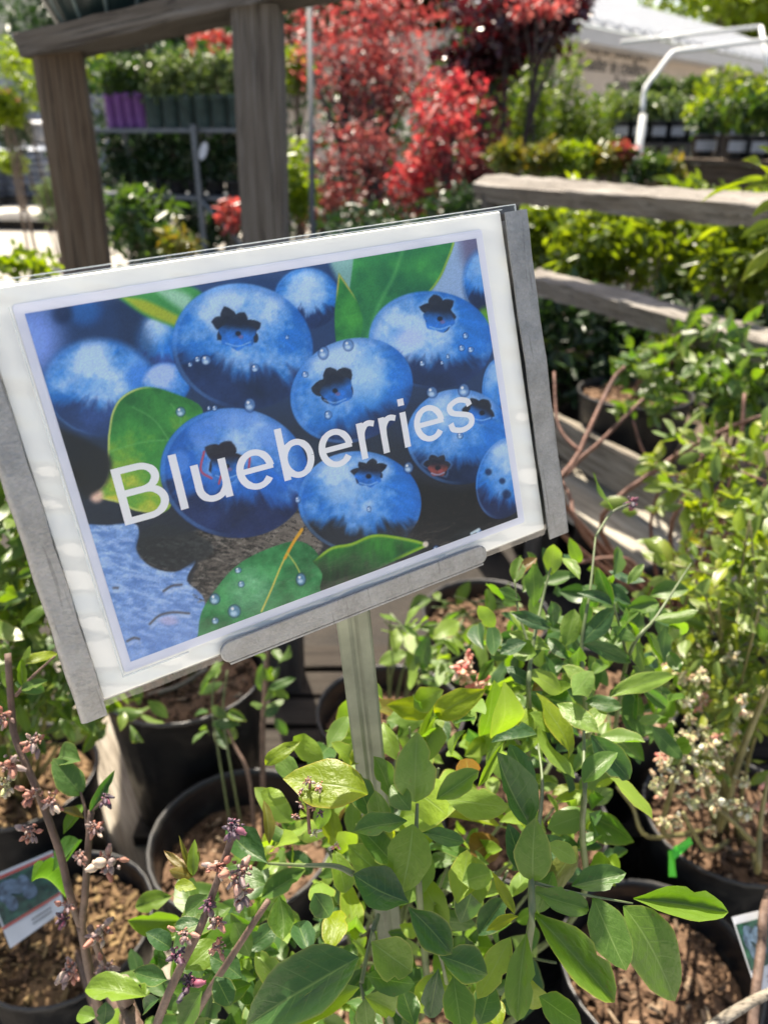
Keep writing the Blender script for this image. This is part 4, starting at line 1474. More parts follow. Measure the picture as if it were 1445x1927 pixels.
# dark green ribbed planter on the beam
pc = at(196, 60, 1.60)
gp = thing('dark_planter', 'dark green rounded planter with pale ribs, standing on the left end of the beam', 'planter', (pc.x, pc.y + 0.05, 0))
m = MB()
prof = [(0.02, 0.0), (0.075, 0.005), (0.105, 0.05), (0.14, 0.12), (0.165, 0.20), (0.172, 0.28), (0.165, 0.34), (0.150, 0.37), (0.142, 0.365), (0.150, 0.30)]
bz = pc.z - 0.030
m.lathe(prof, 48, (pc.x, pc.y + 0.05, bz), 12, 0.06)
m.build('bowl', 'tarp', gp, True)
for k in range(12):
    a = 2 * math.pi * (k + 0.5) / 12
    m = MB()
    m.tube([(pc.x + (r_ + 0.002) * math.cos(a), pc.y + 0.05 + (r_ + 0.002) * math.sin(a), bz + z_) for r_, z_ in prof[1:8]], 0.004, 5)
    m.build('rib', 'tarp_rib', gp, True)

# thin metal pole
pp = at(588, 430, 3.6)
mp_ = thing('metal_pole', 'thin grey metal pole rising in front of the red maples', 'pole', (pp.x, pp.y, 0))
m = MB()
top = at(582, -40, 3.5)
m.tube([(pp.x, pp.y, 0), (pp.x, pp.y, pp.z), tuple(top)], 0.013, 10)
m.build('shaft', 'pole_grey', mp_, True)
m = MB()
m.box((pp.x, pp.y, 0.01), (0.14, 0.14, 0.02))
m.build('foot_plate', 'steel_grey', mp_)

# ------------------------------------------------------------------ shelf rack with pots
sA, sB = at(182, 246, 4.6), at(470, 236, 4.3)
ax = (sB - sA)
ax.z = 0
Lr = ax.length
ax.normalize()
bk = Vector((-ax.y, ax.x, 0))
if bk.y < 0:
    bk = -bk
rk = thing('plant_rack', 'grey steel plant rack with two shelves seen through the timber frame', 'rack', sA - Vector((0, 0, sA.z)))
ZS = [sA.z, sA.z - 0.36, 0.30]
for zi, z in enumerate(ZS):
    a = Vector((sA.x, sA.y, z)) - ax * 0.1
    lumber('shelf', a + bk * 0.17, a + ax * (Lr + 0.16) + bk * 0.17, 0.34, 0.022, 'steel_grey', rk, (0, 0, 1), 20 + zi, rough=0.0004)
for u_ in (-0.06, Lr * 0.66, Lr + 0.03):
    for v_ in (-0.022, 0.362):
        a = Vector((sA.x, sA.y, 0)) + ax * u_ + bk * v_
        lumber('upright', a, a + Vector((0, 0, sA.z + 0.03)), 0.03, 0.03, 'steel_grey', rk, (0, 1, 0), 25, rough=0.0003)
a = Vector((sA.x, sA.y, 0)) + ax * Lr * 0.66 - bk * 0.022
lumber('brace', a + Vector((0, 0, ZS[1])) , a + ax * 0.42 + Vector((0, 0, ZS[1] - 0.42)), 0.02, 0.02, 'steel_grey', rk, (0, 1, 0), 26, rough=0.0003)


def fluted_pot(t, c, w, h, mat):
    m = MB()
    m.lathe([(0.002, 0.002), (w * 0.40, 0.0), (w * 0.44, 0.01), (w * 0.475, h * 0.86), (w * 0.5, h * 0.87), (w * 0.5, h), (w * 0.46, h), (w * 0.44, h - 0.03)], 24, c, 8, 0.05)
    return m.build('pot', mat, t, True)


def shelf_pots(z, rows):
    for i, (u_, w, h, pm, fm, sz, cat, lab, ph_) in enumerate(rows):
        c = Vector((sA.x, sA.y, z + 0.013)) + ax * u_ + bk * 0.12
        t = thing('potted_plant', lab, 'potted plant', c, 'potted plants on the steel rack')
        fluted_pot(t, c, w, h, pm)
        SEED[0] += 1
        p, _ = crown_pts(c + Vector((0, 0, h + ph_ * 0.45)), (w * 0.75, w * 0.7, ph_ * 0.6), 420, SEED[0], 9, 0.4)
        foliage('foliage', p, sz, fm, t, SEED[0])
        m = MB()
        for k in range(3):
            m.tube(crom([c + Vector((0, 0, h * 0.8)), c + Vector((rnd.uniform(-.02, .02), 0, h + ph_ * 0.3)), c + Vector((rnd.uniform(-.06, .06), rnd.uniform(-.04, .04), h + ph_ * 0.8))], 3), 0.004, 5)
        m.build('stem', 'cane_brown', t, True)


ord_ = ['first', 'second', 'third', 'fourth', 'fifth', 'sixth', 'seventh', 'eighth', 'ninth', 'tenth']
rows = []
for i in range(4):
    rows.append((0.035 + i * 0.068, 0.070, 0.19, 'pot_purple', 'f_mid', 0.035, '', 'purple fluted pot on the upper rack shelf, %s from the left' % ord_[i], 0.17))
for i in range(6):
    rows.append((0.345 + i * 0.108, 0.105, 0.17, 'pot_green', 'f_speck', 0.035, '', 'dark green pot with glossy leaves on upper rack shelf, %s after the purple ones' % ord_[i], 0.22))
shelf_pots(ZS[0], rows)
rows = []
for i in range(7):
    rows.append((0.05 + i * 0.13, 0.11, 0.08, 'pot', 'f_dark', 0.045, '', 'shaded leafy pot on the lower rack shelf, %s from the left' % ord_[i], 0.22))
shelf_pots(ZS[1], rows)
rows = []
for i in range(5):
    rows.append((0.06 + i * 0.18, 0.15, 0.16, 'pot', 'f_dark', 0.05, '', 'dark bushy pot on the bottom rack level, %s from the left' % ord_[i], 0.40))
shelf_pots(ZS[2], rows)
# white hanging tag on the lower shelf
c = at(383, 284, 4.25)
t = thing('plant_tag', 'small white hanging tag among the dark plants on the lower rack shelf', 'plant tag', c)
m = MB()
m.lathe([(0.001, -0.001), (0.021, -0.001), (0.021, 0.001), (0.001, 0.001)], 14)
q = Matrix.Translation(c) @ Matrix.Rotation(R(20), 4, 'Y') @ Matrix.Rotation(R(80), 4, 'X') @ Matrix.Diagonal((1, 2.3, 1, 1))
o = put('card', m.mesh('card', 'label_white'), t, q)
m = MB()
m.tube([c + Vector((0, 0, 0.045)), c + Vector((-0.012, 0.01, 0.085))], 0.0015, 4)
m.build('string', 'cane_brown', t)

# ------------------------------------------------------------------ far left: slab, pallets of sacks, building
zsl = 0.25
e0 = onz(-260, 398, zsl)
e1 = onz(108, 404, zsl)
slab = thing('loading_slab', 'low pale concrete loading slab on the left edge', 'slab', (e0.x, e0.y, 0))
bkv = Vector((0, 1, 0))
m = MB()
pts = [e0, e1, e1 + bkv * 7 + Vector((0.6, 0, 0)), e0 + bkv * 7]
m.add([(p.x, p.y, 0) for p in pts] + [(p.x, p.y, zsl - 0.09) for p in pts], [(0, 1, 5, 4), (1, 2, 6, 5), (2, 3, 7, 6), (3, 0, 4, 7)])
m.build('slab_base', 'soil', slab)  # dark soil colour puts the shade into the slab front
m = MB()
ov = Vector((0, -0.12, 0))
pts = [e0 + ov, e1 + ov, e1 + bkv * 7 + Vector((0.6, 0, 0)), e0 + bkv * 7]
m.add([(p.x, p.y, zsl - 0.09) for p in pts] + [(p.x, p.y, zsl) for p in pts], [(0, 1, 5, 4), (1, 2, 6, 5), (2, 3, 7, 6), (3, 0, 4, 7), (4, 5, 6, 7), (3, 2, 1, 0)])
m.build('slab_top', 'concrete', slab)


def sack_stack(px, py, d, w, n, mat, lab):
    c = at(px, py, d)
    t = thing('sack_pallet', lab, 'pallet', (c.x, c.y, zsl))
    for i in range(7):
        lumber('slat', Vector((c.x - w / 2 + w * i / 6 * 0.9 + 0.04, c.y - 0.45, zsl + 0.11)), Vector((c.x - w / 2 + w * i / 6 * 0.9 + 0.04, c.y + 0.45, zsl + 0.11)), 0.09, 0.02, 'wood', t, (0, 0, 1), 40 + i)
    for s_ in (-1, 0, 1):
        lumber('runner', Vector((c.x - w / 2, c.y + s_ * 0.4, zsl + 0.05)), Vector((c.x + w / 2, c.y + s_ * 0.4, zsl + 0.05)), 0.05, 0.095, 'wood', t, (0, 0, 1), 50)
    r = random.Random(int(px))
    for k in range(n):
        for s_ in (-1, 1):
            m = MB()
            # pillow-shaped sack
            N = 8
            ox, oy, oz = c.x + s_ * w * 0.24 + r.uniform(-.03, .03), c.y + r.uniform(-.05, .05), zsl + 0.13 + k * 0.105
            vs, fs = [], []
            for lay, sg in ((0, -1), (1, 1)):
                for j in range(N + 1):
                    for i in range(N + 1):
                        u_, v_ = i / N * 2 - 1, j / N * 2 - 1
                        b = (max(0, (1 - u_ ** 4) * (1 - v_ ** 4))) ** 0.5
                        vs.append((ox + u_ * w * 0.255, oy + v_ * 0.42, oz + 0.055 + sg * b * 0.056 + 0.006 * math.sin(u_ * 9 + k) * b))
            n1 = (N + 1) ** 2
            for j in range(N):
                for i in range(N):
                    a = j * (N + 1) + i
                    fs.append((a, a + N + 1, a + N + 2, a + 1))
                    fs.append((n1 + a, n1 + a + 1, n1 + a + N + 2, n1 + a + N + 1))
            m.add(vs, fs)
            m.build('sack', mat, t, True)
    return t


sack_stack(60, 365, 14.6, 0.86, 8, 'bag', 'pallet of grey-blue sacks stacked beside the left post')
sack_stack(-22, 368, 14.3, 0.80, 8, 'bag_dark', 'pallet of darker sacks cut by the left picture edge')
sack_stack(78, 262, 19.5, 1.0, 13, 'label_white', 'tall pallet of pale sacks farther back beside the left post')

bl = thing('shop_building', 'pale sided shop building with grey-blue lower wall in the top left corner', 'building', (-9.5, 20, 0))
wA, wB = at(-420, 60, 22), at(330, 60, 22)
xa, xb, ya = wA.x, wB.x, wA.y
zt = at(0, 58, 22).z
m = MB()
m.box(((xa + xb) / 2, ya + 3, zt / 2), (xb - xa, 6, zt))
m.build('lower_wall', 'wall_grey', bl)
for k in range(9):
    z = zt + 0.02 + k * 0.20
    m = MB()
    m.box(((xa + xb) / 2, ya + 3 - 0.04, z + 0.1), (xb - xa + 0.1, 6.1, 0.19), Matrix.Rotation(R(0.35), 3, 'X'))
    m.build('siding_board', 'siding', bl)
m = MB()
m.box(((xa + xb) / 2, ya - 0.02, zt - 0.06), (xb - xa + 0.12, 0.10, 0.10))
m.build('trim', 'siding', bl)
for px in (28, 80, 140):
    c = at(px, 92, 22)
    f = MB()
    f.box((c.x, ya - 0.03, c.z), (0.5, 0.08, 0.75))
    fo = f.build('window', 'fascia', bl)
    m = MB()
    m.box((c.x, ya - 0.075, c.z), (0.40, 0.02, 0.64))
    m.build('pane', 'dark_open', fo)

# ------------------------------------------------------------------ right: building with white metal roof
hE = 3.0


def on_h(px, py, z):
    return onz(px, py, z)


w0, w1 = onz(1010, 30, hE), onz(1480, 127, hE)
wd = (w1 - w0)
wd.z = 0
WL = wd.length
wd.normalize()
wb = Vector((-wd.y, wd.x, 0))
if wb.y < 0:
    wb = -wb
bR = thing('metal_roofed_store', 'beige store with a white ribbed metal roof and dark lettering, top right', 'building', (w0.x, w0.y, 0))
ext = 8
p0 = w0 - wd * 0.3 + wb * 0.45
m = MB()
c = p0 + wd * (WL + ext) / 2 + wb * 3
rot = Matrix((wd, wb, Vector((0, 0, 1)))).transposed()
m.box((c.x, c.y, (hE - 0.1) / 2), (WL + ext, 6, hE - 0.1), rot)
m.build('wall', 'wall_beige', bR)
m = MB()
c = w0 - wd * 0.6 + wd * (WL + ext + 0.6) / 2
m.box((c.x, c.y, hE - 0.11), (WL + ext + 0.6, 0.05, 0.22), rot)
m.build('fascia', 'fascia', bR)
m = MB()
m.box((c.x + wb.x * 0.24, c.y + wb.y * 0.24, hE - 0.2), (WL + ext + 0.6, 0.42, 0.03), rot)
m.build('soffit', 'fascia', bR)
rise, run = 1.75, 4.8
npan = 40
for i in range(npan):
    a = w0 - wd * 0.6 + wd * (WL + ext + 0.6) * i / npan
    b = w0 - wd * 0.6 + wd * (WL + ext + 0.6) * (i + 0.985) / npan
    m = MB()
    for q0, q1, zz in ((0, 1, 0), (0.0, 0.22, 0.07)):
        s0 = a.lerp(b, q0) - wb * 0.05
        s1 = a.lerp(b, q1) - wb * 0.05
        vs = []
        for z in (-0.02, 0.012 + zz):
            for p, r_, h_ in ((s0, 0, 0), (s1, 0, 0), (s1, run, rise), (s0, run, rise)):
                vs.append((p.x + wb.x * r_, p.y + wb.y * r_, hE + h_ + z + 0.03))
        m.add(vs, [(3, 2, 1, 0), (4, 5, 6, 7), (0, 1, 5, 4), (1, 2, 6, 5), (2, 3, 7, 6), (3, 0, 4, 7)])
    m.build('roof_panel', 'roof', bR)
# dark doorway and window on the far part of the wall
for (pa, pb, mat, nm) in ((1372, 1436, 'dark_open', 'door'), (1262, 1300, 'dark_open', 'door'), (1305, 1340, 'pane', 'window')):
    def on_wall(px, py):
        r = ray(px, py)
        t_ = (p0 - CAMP).dot(wb) / r.dot(wb)
        return CAMP + r * t_
    a, b = on_wall(pa, 150), on_wall(pb, 150)
    c = (a + b) / 2
    wd_ = (b - a).length
    m = MB()
    zt_ = 2.35
    zb_ = 0.0 if nm == 'door' else 1.0
    m.box((c.x - wb.x * 0.02, c.y - wb.y * 0.02, (zt_ + zb_) / 2), (wd_, 0.05, zt_ - zb_), rot)
    dd = m.build(nm, mat, bR)
    if nm == 'window':
        m = MB()
        m.box((c.x - wb.x * 0.05, c.y - wb.y * 0.05, (zt_ + zb_) / 2), (0.06, 0.03, zt_ - zb_), rot)
        m.build('mullion', 'fascia', dd)
for txt, px, py, px2, py2 in (("North Georgia's", 1098, 83, 1217, 112), ("Leader in country", 1090, 114, 1214, 142), ("living", 1154, 160, 1188, 167)):
    a, b = on_wall(px, py), on_wall(px2, py2)
    fc = bpy.data.curves.new('lettering', 'FONT')
    fc.body = txt
    fc.extrude = 0.004
    fc.size = 1.0
    fo = bpy.data.objects.new('lettering', fc)
    COL.objects.link(fo)
    bpy.context.view_layer.update()
    wid = max(0.1, fo.dimensions.x)
    sc_ = (b - a).length / wid
    z = (a.z + b.z) / 2 - 0.08
    Mx = Matrix(((wd.x * sc_, 0, -wb.x, a.x - wb.x * 0.012), (wd.y * sc_, 0, -wb.y, a.y - wb.y * 0.012), (0, sc_ * 0.95, 0, z), (0, 0, 0, 1)))
    lm = bpy.data.meshes.new_from_object(fo.evaluated_get(bpy.context.evaluated_depsgraph_get()))
    lm.materials.clear()
    lm.materials.append(MAT['dark_print'])
    bpy.data.objects.remove(fo)
    put('lettering', lm, bR, Mx, 'stuff')

# pipe frame in front of the store
pf = thing('pipe_frame', 'bent white pipe frame standing in front of the beige store', 'pipe frame', onz(1212, 330, 0))
D = 6.2


def pipe(pts, r=0.028):
    m = MB()
    m.tube(crom(pts, 4) if len(pts) > 2 else pts, r, 8)
    m.build('pipe', 'pipe', pf, True)


b_ = at(1210, 215, D)
pipe([at(1208, 212, D), at(1213, 168, D), at(1236, 136, D), at(1258, 107, D), at(1272, 97, D), at(1320, 91, D), at(1500, 68, D + 0.1)], 0.019)
pipe([at(1168, 80, D + 0.5), at(1430, 50, D + 0.3)], 0.017)
pipe([at(1430, 50, D + 0.3), at(1452, 170, D + 0.3)], 0.018)
pipe([(b_.x, b_.y, 0), b_], 0.028)
e_ = at(1452, 170, D + 0.3)
pipe([(e_.x, e_.y, 0), e_], 0.018)

# ------------------------------------------------------------------ vegetation behind
def P(px, py, d, rx, ry, rz=None):
    """a crown: centre at a pixel and depth, radii given as seen"""
    k = d / F
    return (at(px, py, d), (rx * k, (rz if rz else (rx + ry) / 2) * k, ry * k))


def gbase(c, z=0.0):
    return Vector((c[0].x, c[0].y, z))


# red maples
cs = [P(640, 75, 5.4, 115, 95), P(745, 60, 5.6, 125, 90), P(700, 155, 5.3, 95, 70)]
plant('maple_tree', 'maple', 'tall red Japanese maple at top centre, to the right of the metal pole', gbase(P(690, 300, 5.4, 1, 1)), cs, 3000, 0.048, 'f_red', 'Japanese maples', 0.03, 'trunk', 9, ratio=0.45, clumps=34, spread=0.32)
cs = [P(640, 300, 4.9, 75, 80), P(625, 385, 4.8, 70, 50), P(755, 375, 4.9, 85, 60), P(700, 275, 5.0, 60, 45)]
plant('maple_tree', 'maple', 'low pinkish brown weeping maple below the tall red one, just above the sign', gbase(P(690, 420, 4.9, 1, 1)), cs, 1800, 0.046, 'f_pink', 'Japanese maples', 0.022, 'trunk', 8, ratio=0.45, clumps=24, spread=0.36)
cs = [P(845, 190, 4.7, 70, 62), P(835, 265, 4.6, 62, 70), P(800, 340, 4.7, 70, 50)]
plant('maple_tree', 'maple', 'bright crimson maple at centre, left of the dark-trunked one', gbase(P(850, 400, 4.7, 1, 1)), cs, 1600, 0.048, 'f_crimson', 'Japanese maples', 0.02, 'trunk', 8, ratio=0.45, clumps=20, spread=0.36)
cs = [P(960, 45, 5.0, 125, 62), P(905, 110, 5.1, 70, 45), P(1030, 20, 5.0, 75, 45)]
plant('maple_tree', 'maple', 'dark maroon maple with a thin dark trunk, left of the white roof', gbase(P(936, 300, 5.0, 1, 1)), cs, 4200, 0.06, 'f_maroon', 'Japanese maples', 0.02, 'trunk', 9, ratio=0.6, clumps=20, spread=0.25)
cs = [P(905, 215, 5.2, 45, 95), P(890, 320, 5.0, 50, 40)]
plant('maple_tree', 'maple', 'small rust brown maple behind the crimson one, left of the dark trunk', gbase(P(905, 400, 5.1, 1, 1)), cs, 1300, 0.05, 'f_pink', 'Japanese maples', 0.016, 'trunk', 6)
cs = [P(1010, 10, 4.3, 70, 16)]
plant('maple_tree', 'maple', 'glossy red maple twig tips against the white roof', gbase(P(1000, 320, 5.6, 1, 1)), cs, 240, 0.05, 'f_red', 'Japanese maples', 0.012, 'trunk', 5)
# green and yellow shrubs around them
plant('shrub', 'shrub', 'lime green shrub at the left edge behind the left post', gbase(P(60, 140, 6.6, 1, 1)), [P(35, 145, 6.6, 75, 58), P(150, 128, 6.9, 65, 42), P(10, 205, 6.6, 40, 25)], 3000, 0.055, 'f_lime', None, 0.011)
plant('shrub', 'shrub', 'small dark red shrub under the lime shrub at the left edge', gbase(P(0, 190, 7.6, 1, 1)), [P(2, 190, 7.6, 30, 16)], 400, 0.06, 'f_crimson', None, 0.015)
plant('shrub', 'shrub', 'dark navy-leaved shrub on a thin stem at the left edge', gbase(P(25, 245, 9.5, 1, 1)), [P(20, 245, 9.5, 30, 42)], 900, 0.08, 'f_dark', None, 0.02)
plant('shrub', 'shrub', 'yellow-green low shrub in front of the sack pallets', gbase(P(28, 305, 12.8, 1, 1), zsl), [P(25, 305, 12.8, 26, 16)], 500, 0.10, 'f_lime', None, 0.02)
plant('grass_tuft', 'grass tuft', 'pale grey-green grassy tuft beside the left post', gbase(P(98, 385, 9, 1, 1)), [P(98, 375, 9, 16, 45)], 500, 0.12, 'f_speck', None, 0.015, ratio=0.12)
plant('shrub', 'shrub', 'yellow-green sprig below the left post, above the sign corner', gbase(P(60, 500, 2.6, 1, 1)), [P(55, 500, 2.6, 55, 34)], 130, 0.05, 'f_lime', None, 0.006)
plant('shrub', 'shrub', 'coral red azalea above the rack, left of the middle post', gbase(P(395, 115, 6.2, 1, 1)), [P(395, 112, 6.2, 62, 26), P(400, 80, 6.4, 40, 18)], 900, 0.055, 'f_coral', None, 0.02)
plant('shrub', 'shrub', 'yellow-green shrub just right of the middle post, beside the metal pole', gbase(P(556, 132, 6.0, 1, 1)), [P(556, 132, 6.0, 38, 36)], 900, 0.05, 'f_lime', None, 0.02)
plant('shrub', 'shrub', 'bright yellow-green low shrub right of the middle post, under the maple', gbase(P(562, 350, 4.4, 1, 1)), [P(560, 345, 4.4, 42, 62)], 1100, 0.045, 'f_lime', None, 0.015)
plant('shrub', 'shrub', 'red-tipped small shrub low between the two posts', gbase(P(432, 405, 3.6, 1, 1)), [P(430, 402, 3.6, 26, 26)], 170, 0.045, 'f_coral', None, 0.008)
plant('shrub', 'shrub', 'leafy green shrub low between the two posts, near the left post', gbase(P(260, 420, 2.9, 1, 1)), [P(255, 415, 2.9, 72, 62)], 420, 0.05, 'f_mid', None, 0.008)
plant('shrub', 'shrub', 'amber-tipped small shrub just over the sign between the posts', gbase(P(335, 460, 2.5, 1, 1)), [P(335, 455, 2.5, 40, 26)], 170, 0.035, 'f_orange', None, 0.006)
plant('shrub', 'shrub', 'dark evergreen shrub just above the sign between pole and maple trunks', gbase(P(760, 420, 4.2, 1, 1)), [P(860, 395, 4.4, 75, 42), P(690, 420, 4.2, 110, 30)], 1300, 0.05, 'f_dark', None, 0.015)
# upright yellow-green young trees
for i, (px, py, rx, ry, lab) in enumerate(((968, 230, 30, 110, 'slim yellow-green young tree right behind the dark maple trunk'), (1008, 205, 28, 125, 'second slim yellow-green young tree right of the dark maple trunk'),
                                           (1062, 190, 30, 130, 'tallest slim yellow-green young tree, in front of the store wall edge'), (1100, 250, 24, 62, 'short slim yellow-green young tree in the middle of its row'),
                                           (1140, 250, 24, 72, 'slim yellow-green young tree nearest the white pipe frame'))):
    c = P(px, py, 5.6 + 0.1 * i, rx, ry)
    plant('young_tree', 'young tree', lab, gbase(c), [P(px, py, 5.6 + 0.1 * i, rx, ry), P(px + 6, py + 45, 5.6 + 0.1 * i, rx * 1.1, ry * 0.5)], 950, 0.05, 'f_yel', 'slim young trees', 0.015, clumps=18, spread=0.26)
# orange low plants along the rail
for i, (px, py, rx, ry, mat, lab) in enumerate(((955, 300, 34, 24, 'f_orange', 'small orange-tinged shrub above the left end of the top rail'), (1018, 297, 36, 26, 'f_orange', 'yellow-orange low shrub behind the rail, second from its left end'),
                                                (1080, 297, 38, 26, 'f_lime', 'yellow-green low shrub in the middle of the orange row behind the rail'), (1140, 300, 36, 24, 'f_orange', 'orange-yellow low shrub left of the pink flowering one'),
                                                (1166, 292, 24, 14, 'f_coral', 'pink flowering low plant behind the rail'), (1215, 315, 46, 26, 'f_mid', 'grey-green low shrub behind the rail, left of the wooden crate'),
                                                (1258, 325, 24, 24, 'f_orange', 'orange-tipped low plant against the side of the wooden crate'))):
    c = P(px, py, 3.9, rx, ry)
    plant('low_shrub', 'shrub', lab, gbase(c), [c], 620, 0.04, mat, 'low colourful shrubs behind the rail', 0.01)
# tables of pots before the store
def bench(px0, px1, py, d, lab, n, lab2, fm, prad, ph_, sz):
    a, b = at(px0, py, d), at(px1, py, d)
    t = thing('plant_bench', lab, 'bench', (a.x, a.y, 0))
    for k in range(4):
        lumber('slat', (a.x, a.y + k * 0.16, a.z - 0.02), (b.x, a.y + k * 0.16, a.z - 0.02), 0.14, 0.025, 'wood', t, (0, 0, 1), 60 + k)
    for x in (a.x + 0.05, (a.x + b.x) / 2, b.x - 0.05):
        for y in (a.y + 0.02, a.y + 0.46):
            lumber('leg', (x, y, 0), (x, y, a.z - 0.035), 0.05, 0.05, 'wood', t, (0, 1, 0), 66)
    for i in range(n):
        u_ = (i + 0.5) / n
        c = Vector((a.x + (b.x - a.x) * u_, a.y + 0.14, a.z - 0.006))
        g = thing('potted_plant', lab2 % ord_[i], 'potted plant', c, 'potted plants on the benches')
        fluted_pot(g, c, prad * 2, prad * 1.7, 'pot')
        SEED[0] += 1
        p, _ = crown_pts(c + Vector((0, 0, prad * 1.7 + ph_ * 0.4)), (prad * 1.35, prad * 1.3, ph_ * 0.6), 420, SEED[0], 9, 0.4)
        foliage('foliage', p, sz, fm, g, SEED[0])
        m = MB()
        m.box((c.x, c.y - prad * 1.02, c.z + prad * 0.9), (prad * 1.1, 0.006, prad * 0.7))
        m.build('pot_label', 'label_grey', g)


bench(1195, 1420, 205, 7.4, 'upper slatted plant bench before the store wall', 7, 'leafy pot with pale label on the upper bench, %s from the left', 'f_mid', 0.085, 0.14, 0.045)
bench(1150, 1400, 268, 6.4, 'lower slatted plant bench in front of the upper one', 7, 'grey-green bushy pot on the lower bench, %s from the left', 'f_speck', 0.10, 0.20, 0.05)
plant('shrub', 'shrub', 'bright green glossy shrub at the right edge over the black labelled pots', gbase(P(1390, 230, 4.6, 1, 1)), [P(1370, 175, 4.7, 72, 45), P(1420, 205, 4.6, 60, 55), P(1330, 215, 4.8, 40, 30)], 1500, 0.055, 'f_fence', None, 0.02)
# wooden crate with black pots
a, b = at(1274, 296, 4.1), at(1560, 306, 3.7)
ct = thing('wooden_crate', 'dark wooden crate table carrying the black labelled pots at the right edge', 'crate', (a.x, a.y, 0))
for k in range(4):
    y = Vector((0, k * 0.15, 0))
    lumber('slat', a + y - Vector((0, 0, 0.015)), b + y - Vector((0, 0, 0.015)), 0.135, 0.022, 'wood_brown', ct, (0, 0, 1), 70 + k)
for k in range(2):
    o_ = Vector((0.01, -0.06, -0.09 - 0.125 * k))
    lumber('side_board', a + o_, b + o_, 0.02, 0.118, 'wood_brown', ct, (0, 0, 1), 80 + k)
    s0 = a + Vector((0.0, -0.045, -0.09 - 0.125 * k))
    lumber('side_board', s0, s0 + Vector((0, 0.5, 0)), 0.02, 0.118, 'wood_brown', ct, (0, 0, 1), 84 + k)
for p in (a + Vector((0.03, -0.03, 0)), a + Vector((0.03, 0.45, 0)), b + Vector((-0.03, -0.03, 0)), b + Vector((-0.03, 0.45, 0))):
    lumber('leg', (p.x, p.y, 0), (p.x, p.y, a.z - 0.03), 0.05, 0.05, 'wood_brown', ct, (0, 1, 0), 88)
for i, (px, py) in enumerate(((1343, 295), (1388, 300), (1432, 300), (1478, 302))):
    c = at(px, py, 4.0 - 0.07 * i)
    c.z = a.z - 0.004 + (b.z - a.z) * i * 0.15
    c.y += 0.05 + (0.12 if i == 0 else 0)
    g = thing('potted_plant', 'black pot with white label on the wooden crate, %s from the left' % ord_[i], 'potted plant', c, 'black labelled pots on the crate')
    fluted_pot(g, c, 0.125, 0.115, 'pot')
    SEED[0] += 1
    p, _ = crown_pts(c + Vector((0, 0, 0.22)), (0.085, 0.085, 0.11), 260, SEED[0], 8, 0.4)
    foliage('foliage', p, 0.045, 'f_mid', g, SEED[0])
    m = MB()
    for k in range(7):
        an = R(-150 + 120 * k / 6)
        an2 = R(-150 + 120 * (k + 1) / 6)
        if k < 6:
            m.add([(c.x + 0.0635 * math.cos(q) , c.y + 0.0635 * math.sin(q), c.z + z) for q, z in ((an, 0.035), (an2, 0.035), (an2, 0.085), (an, 0.085))], [(0, 1, 2, 3)])
    m.build('pot_label', 'label_grey', g)
# far trees and hedges
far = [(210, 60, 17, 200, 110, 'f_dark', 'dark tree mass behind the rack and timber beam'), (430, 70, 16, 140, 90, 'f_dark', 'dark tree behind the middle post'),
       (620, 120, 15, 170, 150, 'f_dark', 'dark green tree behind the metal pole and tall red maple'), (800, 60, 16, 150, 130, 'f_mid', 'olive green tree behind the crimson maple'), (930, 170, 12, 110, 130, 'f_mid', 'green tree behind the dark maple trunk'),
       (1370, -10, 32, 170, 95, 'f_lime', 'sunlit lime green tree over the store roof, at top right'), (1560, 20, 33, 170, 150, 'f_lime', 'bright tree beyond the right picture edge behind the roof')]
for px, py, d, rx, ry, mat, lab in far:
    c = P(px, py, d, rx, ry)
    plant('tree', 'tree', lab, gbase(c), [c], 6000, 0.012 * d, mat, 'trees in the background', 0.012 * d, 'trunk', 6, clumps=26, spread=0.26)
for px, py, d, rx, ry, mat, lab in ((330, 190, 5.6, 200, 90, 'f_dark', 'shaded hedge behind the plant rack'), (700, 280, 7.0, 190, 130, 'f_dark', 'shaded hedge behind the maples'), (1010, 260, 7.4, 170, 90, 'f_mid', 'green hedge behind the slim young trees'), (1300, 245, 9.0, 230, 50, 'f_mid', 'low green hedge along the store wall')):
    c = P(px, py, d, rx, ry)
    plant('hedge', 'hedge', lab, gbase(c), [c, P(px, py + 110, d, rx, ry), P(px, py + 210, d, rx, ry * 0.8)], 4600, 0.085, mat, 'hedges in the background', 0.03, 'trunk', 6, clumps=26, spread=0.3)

# ------------------------------------------------------------------ shrubs in rows behind the rail fence
def leafy(t, key, c, rad, n, L, seed, upw=0.7, ratio=0.42, face=None):
    """single leaves spread through a crown"""
    r = random.Random(seed)
    cl = [Vector((r.gauss(0, 1), r.gauss(0, 1), r.gauss(0, 1))).normalized() * r.uniform(0.35, 0.95) for _ in range(max(5, n // 9))]
    for i in range(n):
        q = r.choice(cl) + Vector((r.gauss(0, .18), r.gauss(0, .18), r.gauss(0, .18)))
        b = Vector(c) + Vector((q.x * rad[0], q.y * rad[1], q.z * rad[2]))
        d = (Vector((q.x, q.y, 0.25 + q.z * 0.3)) + rdir(r) * 0.8).normalized()
        nn = (Vector((0, -0.1, 1)) * upw + rdir(r) * 0.7)
        ln = L * r.uniform(0.65, 1.2)
        leaf(t, key, b, b + d * ln, nn, ln * ratio * r.uniform(0.85, 1.15), r)


